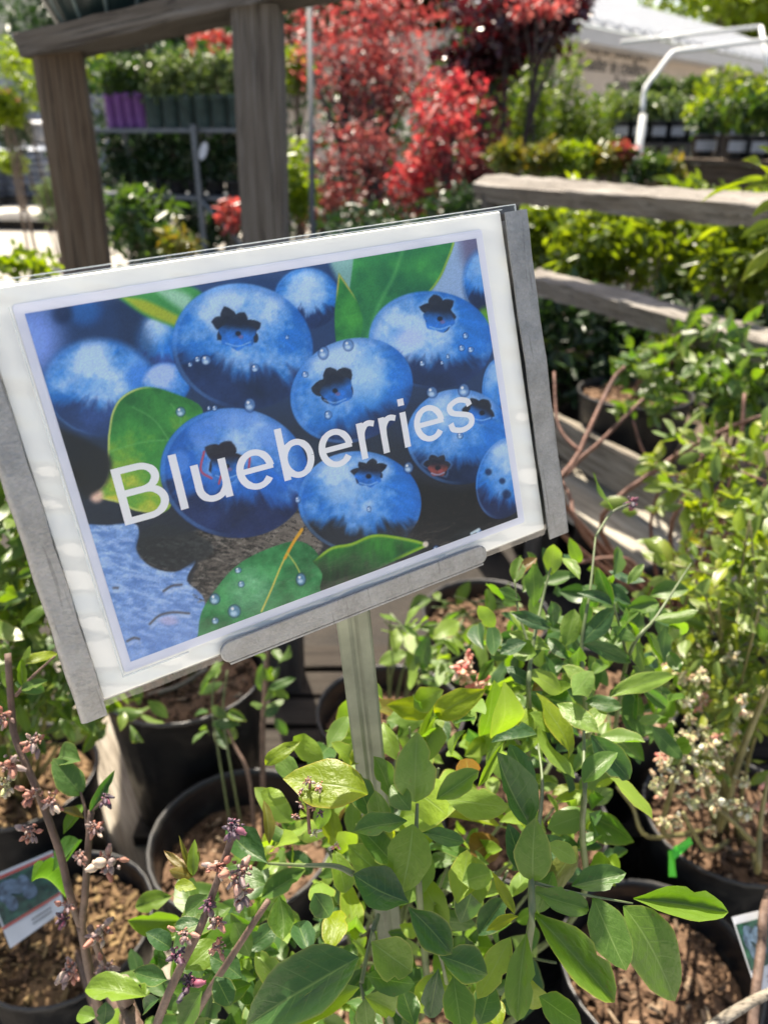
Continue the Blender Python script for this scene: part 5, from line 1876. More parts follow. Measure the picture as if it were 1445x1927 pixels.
for i, (px, py, d, rx, ry, lab) in enumerate(((1035, 430, 3.0, 80, 70, 'glossy green shrub between the two rails, next to the sign edge'), (1150, 455, 2.75, 90, 80, 'glossy green shrub between the two rails, second from the sign'),
                                              (1280, 450, 2.55, 100, 80, 'glossy green shrub between the two rails, third from the sign'), (1420, 480, 2.30, 95, 90, 'glossy green shrub between the two rails at the right picture edge'))):
    c = P(px, py, d, rx, ry)
    base = gbase(c)
    t = thing('leafy_shrub', lab, 'shrub', base, 'glossy shrubs behind the rail fence')
    SEED[0] += 1
    pts, lim = crown_pts(c[0], (c[1][0] * 1.15, c[1][1], c[1][2] * 1.1), 1300, SEED[0], 16, 0.3)
    foliage('foliage', pts, 0.05, 'f_fence', t, SEED[0], ratio=0.42)
    leafy(t, 'fence', c[0], c[1], 110, 0.058, SEED[0])
    m = MB()
    for q in lim[:7]:
        m.tube(crom([base + Vector((rnd.uniform(-.04, .04), rnd.uniform(-.04, .04), 0.2)), base.lerp(Vector(q), 0.6), q], 3), [0.006, 0.006, 0.005, 0.005, 0.004, 0.003, 0.002], 5)
    m.build('cane', 'cane_brown', t, True)
    pot_part(t, base, 0.14, 0.27)
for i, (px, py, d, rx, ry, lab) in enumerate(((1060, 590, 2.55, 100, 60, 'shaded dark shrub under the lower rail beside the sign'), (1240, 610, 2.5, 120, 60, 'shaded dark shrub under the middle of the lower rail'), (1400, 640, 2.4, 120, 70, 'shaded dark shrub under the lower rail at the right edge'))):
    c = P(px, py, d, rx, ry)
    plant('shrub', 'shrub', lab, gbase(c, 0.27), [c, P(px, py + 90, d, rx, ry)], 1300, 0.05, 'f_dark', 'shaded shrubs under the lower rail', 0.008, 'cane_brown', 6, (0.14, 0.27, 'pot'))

# ------------------------------------------------------------------ timber between the pots
def onplane_lumber(name, pa, pb, z, w, h, mat, par, seed):
    a, b = onz(*pa, z), onz(*pb, z)
    return lumber(name, a - Vector((0, 0, h / 2)), b - Vector((0, 0, h / 2)), w, h, mat, par, (0, 0, 1), seed, rough=0.002)


bn = thing('timber_bed', 'weathered planks edging the raised bed under the right hand pots', 'raised bed', onz(1150, 1000, 0))
onplane_lumber('plank', (1000, 868), (1480, 1170), 0.46, 0.19, 0.04, 'wood_plank', bn, 91)
a, b = onz(1010, 760, 0.62), onz(1300, 922, 0.62)
lumber('edge_board', a - Vector((0, 0, 0.055)), b + (b - a) * 0.4 - Vector((0, 0, 0.055)), 0.038, 0.11, 'wood_pale', bn, (0, 0, 1), 92, rough=0.002)
o1, o2 = onz(1000, 868, 0.42), onz(1480, 1170, 0.42)
dd = (o2 - o1).normalized()
for k in range(4):
    p = o1 + dd * (0.1 + k * 0.45)
    lumber('bed_leg', (p.x, p.y, 0), (p.x, p.y, 0.415), 0.08, 0.08, 'wood', bn, (dd.x, dd.y, 0), 93 + k)
pdir = Vector((-dd.y, dd.x, 0))
if pdir.y < 0:
    pdir = -pdir
for k in range(6):
    lumber('deck_board', o1 + pdir * (0.16 + 0.15 * k) - Vector((0, 0, 0.02)) - dd * 0.3, o2 + pdir * (0.16 + 0.15 * k) - Vector((0, 0, 0.02)), 0.14, 0.03, 'wood_brown', bn, (0, 0, 1), 100 + k)
sl = thing('timber_sleeper', 'long weathered timber lying between the pots at lower left', 'timber', onz(240, 1560, 0))
onplane_lumber('beam', (136, 1240), (366, 1860), 0.125, 0.09, 0.125, 'wood_pale', sl, 95)
dk = thing('timber_pallet', 'low dark pallet under the middle rows of pots', 'pallet', (0.15, 1.5, 0))
for k in range(6):
    lumber('slat', (-0.50, 1.14 + k * 0.11, 0.135), (0.95, 1.14 + k * 0.11, 0.135), 0.09, 0.02, 'wood_dark', dk, (0, 0, 1), 110 + k)
for x in (-0.45, 0.2, 0.9):
    lumber('runner', (x, 1.10, 0.06), (x, 1.75, 0.06), 0.05, 0.12, 'wood_dark', dk, (0, 0, 1), 117)

# ------------------------------------------------------------------ potted bushes
def bud_mesh(name, mat, seed, slim=1.0):
    m = MB()
    m.lathe([(0.06, 0), (0.26 * slim, 0.12), (0.33 * slim, 0.38), (0.28 * slim, 0.68), (0.15, 0.88), (0.17, 1.0), (0.02, 0.95)], 7)
    return m.mesh(name, mat, True)


BUD = {k: [bud_mesh('bud', 'bud_' + k, i, 0.8 + 0.15 * i) for i in range(3)] for k in ('pink', 'dark', 'white', 'coral')}


def cluster(t, c, size, key, seed, n=9, single=True, droop=0.5, lab=None):
    """flower cluster: short stalks and calyx as one part, each bud its own sub-part (joined when small)"""
    r = random.Random(seed)
    c = Vector(c)
    m = MB()
    buds = []
    for i in range(n):
        d = (rdir(r) + Vector((0, -0.5, -droop * 0.6))).normalized()
        q = c + d * size * r.uniform(0.10, 0.42)
        m.tube([c, q], size * 0.035, 4)
        buds.append((q, (d + rdir(r) * 0.5).normalized(), size * r.uniform(0.26, 0.48)))
    for i in range(22):
        q = c + rdir(r) * size * r.uniform(0.05, 0.36)
        m.tube([q, q + rdir(r) * size * 0.15], [size * 0.075, size * 0.03], 4)
    if not single:
        for q, d, s in buds:
            e1 = q + d * s
            m.tube([q - d * s * 0.05, q + d * s * 0.25, q + d * s * 0.65, e1], [s * 0.10, s * 0.32, s * 0.28, s * 0.10], 6)
    part = m.build('flower_cluster', 'bud_' + key, t, True)
    if single:
        for q, d, s in buds:
            z = d
            x = z.orthogonal().normalized()
            y = z.cross(x)
            M = Matrix(((x.x * s, y.x * s, z.x * s, q.x), (x.y * s, y.y * s, z.y * s, q.y), (x.z * s, y.z * s, z.z * s, q.z), (0, 0, 0, 1)))
            put('bud', r.choice(BUD[key]), part, M)
    return part


POTS = {}


def pot_at(px, py, rim, r, label, base_z=0.0, name='potted_blueberry', cat='potted bush', soil='mulch', seed=0, nchips=240, drop=0.045):
    c = onz(px, py, rim)
    base = Vector((c.x, c.y, base_z))
    t = thing(name, label, cat, base, 'potted blueberry bushes')
    pot_part(t, base, r, rim - base_z)
    mulch(t, base, r, rim - base_z, soil, seed, nchips, drop)
    return t, Vector((c.x, c.y, rim - drop))


def canes(t, lines, mat='cane_brown', name='cane'):
    for pts, r0, r1 in lines:
        if mat == 'cane_green':
            r0, r1 = r0 * 0.75, r1 * 0.55
        q = crom(pts, 5)
        n = len(q)
        m = MB()
        m.tube(q, [r0 + (r1 - r0) * i / (n - 1) for i in range(n)], 7)
        m.build(name, mat, t, True)


def bush(t, root, center, rad, nleaf, key, L, seed, ncane=6, mat='cane_olive', keys2=None, ratio=0.45, r0=0.005, twigs=True):
    """free-growing bush: canes fan from the root into the crown, leaves sit alternately along side twigs"""
    r = random.Random(seed)
    c = Vector(center)
    lines, tw = [], []
    for k in range(ncane):
        q = rdir(r)
        tip = c + Vector((q.x * rad[0], q.y * rad[1], abs(q.z) * rad[2]))
        b = root + Vector((r.uniform(-.03, .03), r.uniform(-.03, .03), -0.01))
        mid = b.lerp(tip, 0.5) + Vector((r.uniform(-.04, .04), r.uniform(-.04, .04), 0.03))
        lines.append(([b, mid, tip], r0, r0 * 0.35))
        cq = crom([b, mid, tip], 6)
        for j in range(4, len(cq)):
            for _ in range(2):
                a = cq[j]
                e = c + Vector((r.gauss(0, .55) * rad[0], r.gauss(0, .55) * rad[1], r.gauss(0.1, .55) * rad[2]))
                e = a + (e - a) * min(1.0, 0.16 / max(0.01, (e - a).length) * r.uniform(0.5, 1.2))
                tw.append((a, e))
    canes(t, lines, mat)
    r.shuffle(tw)
    per = 6
    m = MB()
    cnt = 0
    for a, e in tw:
        if cnt >= nleaf:
            break
        mid = a.lerp(e, 0.5) + rdir(r) * 0.012
        q = crom([a, mid, e], 3)
        m.tube(q, [r0 * 0.4 - r0 * 0.22 * i / (len(q) - 1) for i in range(len(q))], 5)
        dirn = (e - a).normalized()
        for j in range(per):
            p = q[min(len(q) - 1, 1 + j)]
            out = (dirn * 0.55 + rdir(r) * 0.9 + Vector((0, 0, 0.25))).normalized()
            ln = L * r.uniform(0.55, 1.15)
            k_ = key if not keys2 or r.random() > 0.3 else r.choice(keys2)
            leaf(t, k_, p, p + out * ln, Vector((0, -0.15, 0.9)) + rdir(r) * 0.65, ln * ratio * r.uniform(0.8, 1.2), r)
            cnt += 1
    m.build('twig', mat, t, True)


# --- left front pot with tagged, flowering canes
t1, r1 = pot_at(122, 1735, 0.275, 0.135, 'flowering blueberry with brown canes and pink buds in the front left pot', soil='mulch_gold', seed=1, nchips=420)
def px3(lst):
    return [at(*p) for p in lst]


canes(t1, [(px3([(15, 1230, .60), (22, 1330, .60), (30, 1390, .60), (72, 1490, .60), (112, 1600, .605), (134, 1690, .61), (152, 1740, .63)]), 0.0026, 0.0032),
           (px3([(172, 1525, .60), (166, 1600, .60), (160, 1690, .61), (155, 1740, .63), (166, 1820, .66), (186, 1890, .70), (200, 1945, .76)]), 0.0026, 0.0038),
           (px3([(170, 1745, .60), (188, 1795, .62), (208, 1840, .64), (230, 1890, .66), (246, 1940, .70)]), 0.0026, 0.0036),
           (px3([(152, 1740, .63), (185, 1900, .72), (200, 1960, .84)]) + [r1 + Vector((0.02, -0.02, 0))], 0.0034, 0.006),
           (px3([(246, 1935, .70), (252, 1985, .82)]) + [r1 + Vector((0.05, -0.03, 0))], 0.0036, 0.006)])
canes(t1, [(px3([(232, 1848, .56), (240, 1890, .58), (250, 1935, .62)]) + [r1 + Vector((0.06, -0.05, 0))], 0.0056, 0.0065)], 'cane_brown', 'pruned_stub')
m = MB()
c = at(232, 1848, .56)
nrm_ = (c - at(240, 1890, .58)).normalized()
m.tube([c + nrm_ * 0.0002, c + nrm_ * 0.0012], 0.0050, 10)
m.build('cut_face', 'wood_pale', t1)
for i, (px, py, sz, key) in enumerate(((8, 1345, 34, 'pink'), (66, 1394, 36, 'pink'), (18, 1438, 40, 'pink'), (12, 1475, 30, 'white'), (64, 1492, 36, 'pink'), (99, 1507, 34, 'pink'), (58, 1562, 34, 'pink'), (200, 1500, 26, 'dark'),
                                       (180, 1555, 32, 'pink'), (150, 1613, 26, 'pink'), (205, 1622, 48, 'pink'), (128, 1703, 26, 'pink'), (121, 1727, 22, 'dark'), (190, 1752, 46, 'pink'), (138, 1822, 44, 'pink'), (197, 1822, 38, 'pink'), (205, 1845, 26, 'pink'))):
    cluster(t1, at(px, py, .592), sz * 1.2 / F * .6, key, 300 + i, 8)
for (bx, by, tx, ty, w, key, dz_) in ((152, 1432, 88, 1408, 50, 'hero', .02), (153, 1496, 112, 1430, 52, 'hero', -.01), (170, 1530, 216, 1450, 22, 'hero', 0.0), (160, 1540, 112, 1524, 18, 'redt', .01), (120, 1570, 158, 1515, 26, 'hero', .02), (100, 1640, 150, 1590, 40, 'hero', .06), (60, 1660, 130, 1630, 34, 'hero', .09),
                                      (92, 1280, 42, 1300, 22, 'hero', 0), (45, 1295, 40, 1240, 18, 'hero', 0), (28, 1285, 88, 1300, 30, 'hero', .01), (40, 1260, 58, 1215, 14, 'pale', 0), (20, 1300, 5, 1262, 16, 'hero', 0), (48, 1250, 104, 1220, 24, 'lime', .01)):
    b_ = at(bx, by, .60)
    e_ = at(tx, ty, .60 + dz_)
    leaf(t1, key, b_, e_, (CAMP - b_).normalized() + Vector((0, 0, 0.5)) + rdir(rnd) * 0.35, w / F * .6)
canes(t1, [(px3([(30, 1310, .60), (60, 1275, .60), (104, 1235, .60)]), 0.0016, 0.0008), (px3([(165, 1560, .60), (160, 1520, .60), (152, 1490, .60)]), 0.0014, 0.001), (px3([(167, 1560, .60), (172, 1530, .60), (200, 1500, .592)]), 0.0014, 0.001)], 'cane_brown', 'twig')

# plant tag in that pot
def tag_card(corners, d, label, stripe=True):
    q = [at(px, py, dd_) for (px, py), dd_ in zip(corners, d)]
    c = sum(q, Vector()) / 4
    t = thing('plant_tag', label, 'plant tag', c)
    nn = (q[1] - q[0]).cross(q[3] - q[0]).normalized()
    if nn.dot(CAMP - c) < 0:
        nn = -nn

    def pt(u_, v_, h):
        return q[0].lerp(q[1], u_).lerp(q[3].lerp(q[2], u_), v_) + nn * h
    def quad(u0, v0, u1, v1, h, name, mat, par):
        m = MB()
        top = [pt(u0, v0, h), pt(u1, v0, h), pt(u1, v1, h), pt(u0, v1, h)]
        bot = [pt(u0, v0, h - 0.0004), pt(u1, v0, h - 0.0004), pt(u1, v1, h - 0.0004), pt(u0, v1, h - 0.0004)]
        m.add(top + bot, [(0, 3, 2, 1), (4, 5, 6, 7), (0, 1, 5, 4), (1, 2, 6, 5), (2, 3, 7, 6), (3, 0, 4, 7)])
        return m.build(name, mat, par)
    cd = quad(0, 0, 1, 1, 0, 'card', 'label_white', t)
    quad(0.03, 0.10, 0.97, 0.70, 0.0007, 'picture', 'tag_photo', t)
    m = MB()
    r = random.Random(4)
    for k in range(9):
        u_, v_ = r.uniform(0.15, 0.6), r.uniform(0.22, 0.5)
        cc = pt(u_, v_, 0.001)
        ax_ = (q[1] - q[0]) * 0.08
        ay_ = (q[3] - q[0]) * 0.11
        m.add([cc + ax_ * math.cos(a) + ay_ * math.sin(a) + nn * 0.00004 * k for a in [2 * math.pi * i / 12 for i in range(12)]], [tuple(range(12))])
    m.build('printed_berries', 'tag_blue', t)
    if stripe:
        quad(0.0, 0.05, 1.0, 0.09, 0.0007, 'stripe', 'tag_red', t)
        quad(0.0, 0.71, 1.0, 0.74, 0.0009, 'stripe', 'tag_red', t)
    m = MB()
    for k in range(2):
        for j in range(7):
            u_ = 0.45 + j * 0.05
            m.add([pt(u_, 0.83 + k * 0.06, 0.0008), pt(u_ + 0.035, 0.83 + k * 0.06, 0.0008), pt(u_ + 0.035, 0.85 + k * 0.06, 0.0008), pt(u_, 0.85 + k * 0.06, 0.0008)], [(0, 1, 2, 3)])
    m.build('small_print', 'dark_print', t)
    return t


tag_card([(-30, 1655), (100, 1600), (122, 1712), (20, 1785)], (1.02, 1.06, 1.03, 0.98), 'white and green berry tag with red stripes, stuck in the front left pot')

# --- other pots: px, py of the rim centre, rim height, radius
t2, r2 = pot_at(345, 1258, 0.48, 0.155, 'big black pot with bark and bare stems under the lower left edge of the sign', 0.147, seed=2, nchips=330, drop=0.03)
t3, r3 = pot_at(455, 1572, 0.36, 0.150, 'black pot with thin green shoots, to the right of the long timber', 0.0, seed=3, nchips=300, drop=0.075)
t4, r4 = pot_at(1240, 1812, 0.28, 0.145, 'front right black pot with bark, under the big hanging leaves', 0.0, seed=4, nchips=420, drop=0.055)
t5, r5 = pot_at(985, 1530, 0.33, 0.145, 'black pot with pale ribbed rim behind the front bush, right of the stake', 0.0, seed=5)
t6, r6 = pot_at(1130, 1300, 0.40, 0.145, 'middle right black pot holding the shaded leafy bush', 0.147, seed=6)
t7, r7 = pot_at(915, 1150, 0.45, 0.14, 'black pot half hidden under the lower right edge of the sign', 0.147, seed=7)
t8, r8 = pot_at(735, 1335, 0.38, 0.145, 'dark shaded pot right behind the stake of the sign', 0.147, seed=8, drop=0.06)
t9, r9 = pot_at(1290, 1120, 0.48, 0.14, 'black pot of reddish bare twigs in front of the pale plank', 0.147, seed=9, drop=0.06)
t10, r10 = pot_at(1195, 735, 0.72, 0.165, 'black pot behind the raised edge board with silvery leaves spilling over it', 0.42, seed=10, nchips=160, drop=0.025)
t11, r11 = pot_at(1045, 694, 0.66, 0.15, 'black pot farthest back beside the right edge of the sign', 0.42, seed=11, nchips=120, drop=0.06)
t12, r12 = pot_at(42, 1452, 0.36, 0.13, 'black pot with a dense leafy bush at the left edge behind the sign', 0.0, soil='mulch_gold', seed=12)
t13, r13 = pot_at(1372, 1530, 0.33, 0.145, 'black pot of the cream-budded bush at the right edge', 0.0, seed=13)
t0, r0_ = pot_at(745, 1905, 0.27, 0.14, 'front centre blueberry bush with large blue-green leaves around the stake', 0.0, seed=14, drop=0.05)

# hanging thin shoots in the pots left of the stake
canes(t3, [([r3 + Vector((-0.02, 0.02, 0)), at(412, 1420, 1.22), at(400, 1330, 1.2), at(404, 1265, 1.2)], 0.003, 0.002), ([r3 + Vector((-0.0, 0.02, 0)), at(432, 1430, 1.2), at(420, 1340, 1.2), at(428, 1262, 1.2)], 0.003, 0.002)], 'cane_green')
canes(t3, [([r3 + Vector((0.02, 0.0, 0)), at(470, 1470, 1.2), at(440, 1400, 1.2), at(414, 1340, 1.2)], 0.004, 0.002), ([r3 + Vector((0.03, 0.02, 0)), at(494, 1400, 1.25), at(500, 1290, 1.25), at(505, 1200, 1.25)], 0.005, 0.004)], 'cane_brown')
for k in range(26):
    r = random.Random(900 + k)
    b_ = at(r.choice((405, 425, 500, 520)) + r.uniform(-14, 14), r.uniform(1230, 1400), r.uniform(1.15, 1.25))
    d_ = (rdir(r) + Vector((0, -0.2, 0.2))).normalized()
    leaf(t3, r.choice(('hero', 'mid')), b_, b_ + d_ * r.uniform(.025, .045), Vector((0, -.3, 1)) + rdir(r) * .6, .016, r)
canes(t2, [([r2 + Vector((-0.06, -0.05, 0.005)), r2 + Vector((0.0, -0.04, 0.02)), r2 + Vector((0.05, -0.01, 0.04))], 0.005, 0.004)], 'wood_pale', 'broken_twig')
canes(t2, [([r2 + Vector((0.02, 0.02, 0)), r2 + Vector((0.03, 0.05, 0.15)), r2 + Vector((0.0, 0.08, 0.36))], 0.006, 0.004), ([r2 + Vector((-0.02, 0.03, 0)), r2 + Vector((-0.06, 0.06, 0.15)), r2 + Vector((-0.07, 0.10, 0.36))], 0.006, 0.004)])
bush(t2, r2, r2 + Vector((-0.02, 0.10, 0.42)), (0.12, 0.08, 0.10), 60, 'mid', 0.045, 402, 5)

# left bush behind the channel
bush(t12, r12, at(30, 1130, 1.02) , (0.13, 0.12, 0.16), 190, 'mid', 0.052, 411, 8, keys2=('yel', 'lime'))
bush(t12, r12, at(70, 1350, 1.12), (0.14, 0.10, 0.09), 70, 'mid', 0.045, 412, 5, keys2=('yel',))
leaf_mass(t12, 'foliage', 'mid', mass_spec(at(20, 1130, 1.0), (0.11, 0.10, 0.17), 330, 0.042, 801) + mass_spec(at(90, 1310, 1.12), (0.13, 0.09, 0.08), 160, 0.042, 802) + mass_spec(at(40, 970, 1.0), (0.08, 0.07, 0.06), 70, 0.042, 803))
# shaded leafy bush centre right (individual leaves placed on upright shoots)
bush(t8, r8, at(800, 1250, 1.05), (0.09, 0.08, 0.08), 48, 'pale', 0.045, 421, 6, 'cane_green', keys2=('hero', 'pale'))
bush(t7, r7, at(880, 1190, 1.2), (0.10, 0.06, 0.06), 30, 'mid', 0.045, 422, 5, 'cane_green')
cluster(t8, at(870, 1262, .80), 44 / F * .8, 'coral', 601, 12)
cluster(t8, at(905, 1285, .80), 44 / F * .8, 'coral', 602, 12)
cluster(t8, at(882, 1240, .80), 34 / F * .8, 'coral', 603, 9)
cluster(t8, at(925, 1305, .80), 34 / F * .8, 'coral', 604, 9)
canes(t8, [([r8 + Vector((0.04, 0.0, 0)), at(960, 1420, 1.0), at(935, 1345, .82), at(895, 1270, .80)], 0.005, 0.002)], 'cane_green')
# right-hand bushes
bush(t10, r10, at(1310, 690, 1.75), (0.15, 0.12, 0.10), 140, 'mid', 0.055, 431, 8, 'cane_brown', keys2=('fence', 'yel'))
bush(t11, r11, at(1075, 665, 2.45), (0.10, 0.08, 0.07), 26, 'fence', 0.05, 432, 5, 'cane_brown')
canes(t9, [([r9 + Vector((-0.02, 0.0, 0)), at(1040, 985, 1.35), at(1090, 850, 1.35), at(1150, 720, 1.4), at(1175, 690, 1.4)], 0.006, 0.003),
           ([r9 + Vector((-0.03, 0.02, 0)), at(1062, 950, 1.4), at(1078, 880, 1.4), at(1130, 830, 1.4), at(1210, 750, 1.4)], 0.006, 0.003),
           ([r9 + Vector((0.0, 0.02, 0)), at(1130, 1000, 1.45), at(1240, 880, 1.4), at(1360, 810, 1.35), at(1440, 780, 1.3)], 0.006, 0.003),
           ([r9 + Vector((0.03, 0.0, 0)), at(1350, 1000, 1.4), at(1390, 850, 1.35), at(1400, 740, 1.35)], 0.006, 0.003),
           ([r9 + Vector((-0.05, 0.0, 0)), at(1100, 1010, 1.4), at(1070, 930, 1.4), at(1030, 870, 1.45)], 0.005, 0.003),
           ([r9 + Vector((-0.02, -0.03, 0)), at(1200, 1070, 1.4), at(1150, 1050, 1.35), at(1080, 1060, 1.35)], 0.005, 0.003),
           ([r9 + Vector((0.01, -0.03, 0)), at(1260, 1010, 1.4), at(1310, 900, 1.35), at(1330, 800, 1.35)], 0.005, 0.003),
           ([at(1090, 850, 1.35), at(1050, 800, 1.38), at(1042, 700, 1.42)], 0.004, 0.002), ([at(1240, 880, 1.4), at(1210, 850, 1.4), at(1190, 790, 1.4)], 0.004, 0.002)], 'cane_red')
bush(t9, r9, at(1375, 905, 1.22), (0.10, 0.10, 0.08), 130, 'yel', 0.042, 433, 8, 'cane_red', keys2=('mid', 'lime', 'redt'))
bush(t13, r13, at(1370, 1190, 1.02), (0.11, 0.10, 0.16), 280, 'yel', 0.032, 434, 10, 'cane_olive', keys2=('mid',), r0=0.0035)
r = random.Random(55)
for k in range(62):
    cluster(t13, at(r.uniform(1225, 1445), r.uniform(1230, 1560), r.uniform(.92, 1.06)), r.uniform(18, 32) / F, 'white' if r.random() < .85 else 'coral', 700 + k, 8, single=False)
for k, (px, py) in enumerate(((1265, 1400), (1290, 1385), (1250, 1440), (1300, 1420), (1320, 1450), (1275, 1455), (1240, 1470), (1330, 1400), (1290, 1500), (1345, 1510))):
    cluster(t13, at(px, py, .90), 34 / F * .9, 'white', 760 + k, 9)
canes(t13, [([r13 + Vector((-0.01, 0, 0)), at(1360, 1540, 1.1), at(1390, 1430, 1.0), at(1425, 1340, .95), at(1450, 1290, .92)], 0.006, 0.0035),
            ([r13 + Vector((-0.04, 0, 0)), at(1250, 1570, 1.1), at(1262, 1490, .95), at(1290, 1420, .9)], 0.0045, 0.0025),
            ([r13 + Vector((-0.05, 0, 0)), at(1220, 1575, 1.1), at(1190, 1520, 1.05), at(1160, 1480, 1.02)], 0.0035, 0.002),
            ([r13 + Vector((0.02, 0, 0)), at(1420, 1590, 1.1), at(1360, 1530, 1.0), at(1310, 1500, .95)], 0.004, 0.0025),
            ([r13 + Vector((0.03, -0.05, 0)), at(1425, 1640, 1.0), at(1430, 1550, .98), at(1445, 1460, .95)], 0.0045, 0.0025),
            ([r13 + Vector((0.0, -0.02, 0)), at(1330, 1600, 1.1), at(1300, 1560, 1.0), at(1285, 1530, .95)], 0.004, 0.0025)], 'cane_olive')
leaf_mass(t13, 'foliage', 'yel', mass_spec(at(1385, 1150, 1.03), (0.11, 0.09, 0.12), 420, 0.030, 811) + mass_spec(at(1380, 1300, 1.05), (0.10, 0.08, 0.08), 260, 0.026, 812) + mass_spec(at(1420, 1040, 1.1), (0.06, 0.06, 0.06), 90, 0.034, 813))
leaf_mass(t9, 'foliage', 'yel', mass_spec(at(1385, 890, 1.2), (0.09, 0.08, 0.06), 150, 0.038, 821) + mass_spec(at(1290, 950, 1.15), (0.06, 0.06, 0.04), 36, 0.040, 822))
leaf_mass(t10, 'foliage', 'mid', mass_spec(at(1320, 690, 1.72), (0.13, 0.10, 0.085), 190, 0.048, 831) + mass_spec(at(1400, 740, 1.6), (0.12, 0.08, 0.07), 130, 0.046, 832) + mass_spec(at(1190, 765, 1.9), (0.06, 0.05, 0.03), 40, 0.04, 833))
# bright green ribbon tag
q = [at(1262, 1590, 1.02), at(1270, 1612, 1.02), at(1296, 1592, 1.02), at(1262, 1640, 1.03)]
tg = thing('plant_ribbon', 'bright green ribbon tag tied to a stem of the cream-budded bush', 'ribbon', q[0])
m = MB()
a_, b_, c_, d_ = at(1262, 1600, 1.0), at(1298, 1575, 1.0), at(1303, 1588, 1.0), at(1268, 1618, .995)
m.add([a_, b_, c_, d_, *(p + Vector((0, 0.002, -0.002)) for p in (a_, b_, c_, d_))], [(0, 3, 2, 1), (4, 5, 6, 7), (0, 1, 5, 4), (1, 2, 6, 5), (2, 3, 7, 6), (3, 0, 4, 7)])
m.build('bow', 'tag_green', tg)
m = MB()
a_, b_, c_, d_ = at(1258, 1600, 1.0), at(1268, 1604, .998), at(1272, 1650, 1.03), at(1258, 1650, 1.03)
m.add([a_, b_, c_, d_, *(p + Vector((0, 0.002, -0.002)) for p in (a_, b_, c_, d_))], [(0, 3, 2, 1), (4, 5, 6, 7), (0, 1, 5, 4), (1, 2, 6, 5), (2, 3, 7, 6), (3, 0, 4, 7)])
m.build('tail', 'tag_green', tg)
tag_card([(1376, 1726), (1450, 1708), (1475, 1850), (1424, 1872)], (.86, .88, .86, .84), 'berry picture tag with white edge at the lower right picture edge', False)
canes(t13, [([at(1412, 1960, .80), at(1420, 1880, .82), at(1432, 1780, .85), at(1440, 1700, .9), r13 + Vector((0.06, -0.08, 0))], 0.0055, 0.005)], 'cane_brown', 'front_cane')
canes(t13, [([at(1300, 1960, .70), at(1380, 1905, .72), at(1450, 1868, .75), at(1520, 1845, .8)], 0.0055, 0.004)], 'wood_pale', 'dry_cane')

# ------------------------------------------------------------------ the front bush, leaf by leaf
HB = []


def hl(bx, by, tx, ty, w, key='hero', d=.50, dd_=0.0, up=0.62, tilt=0.35, lab=None):
    HB.append((bx, by, tx, ty, w, key, d, dd_, up, tilt))


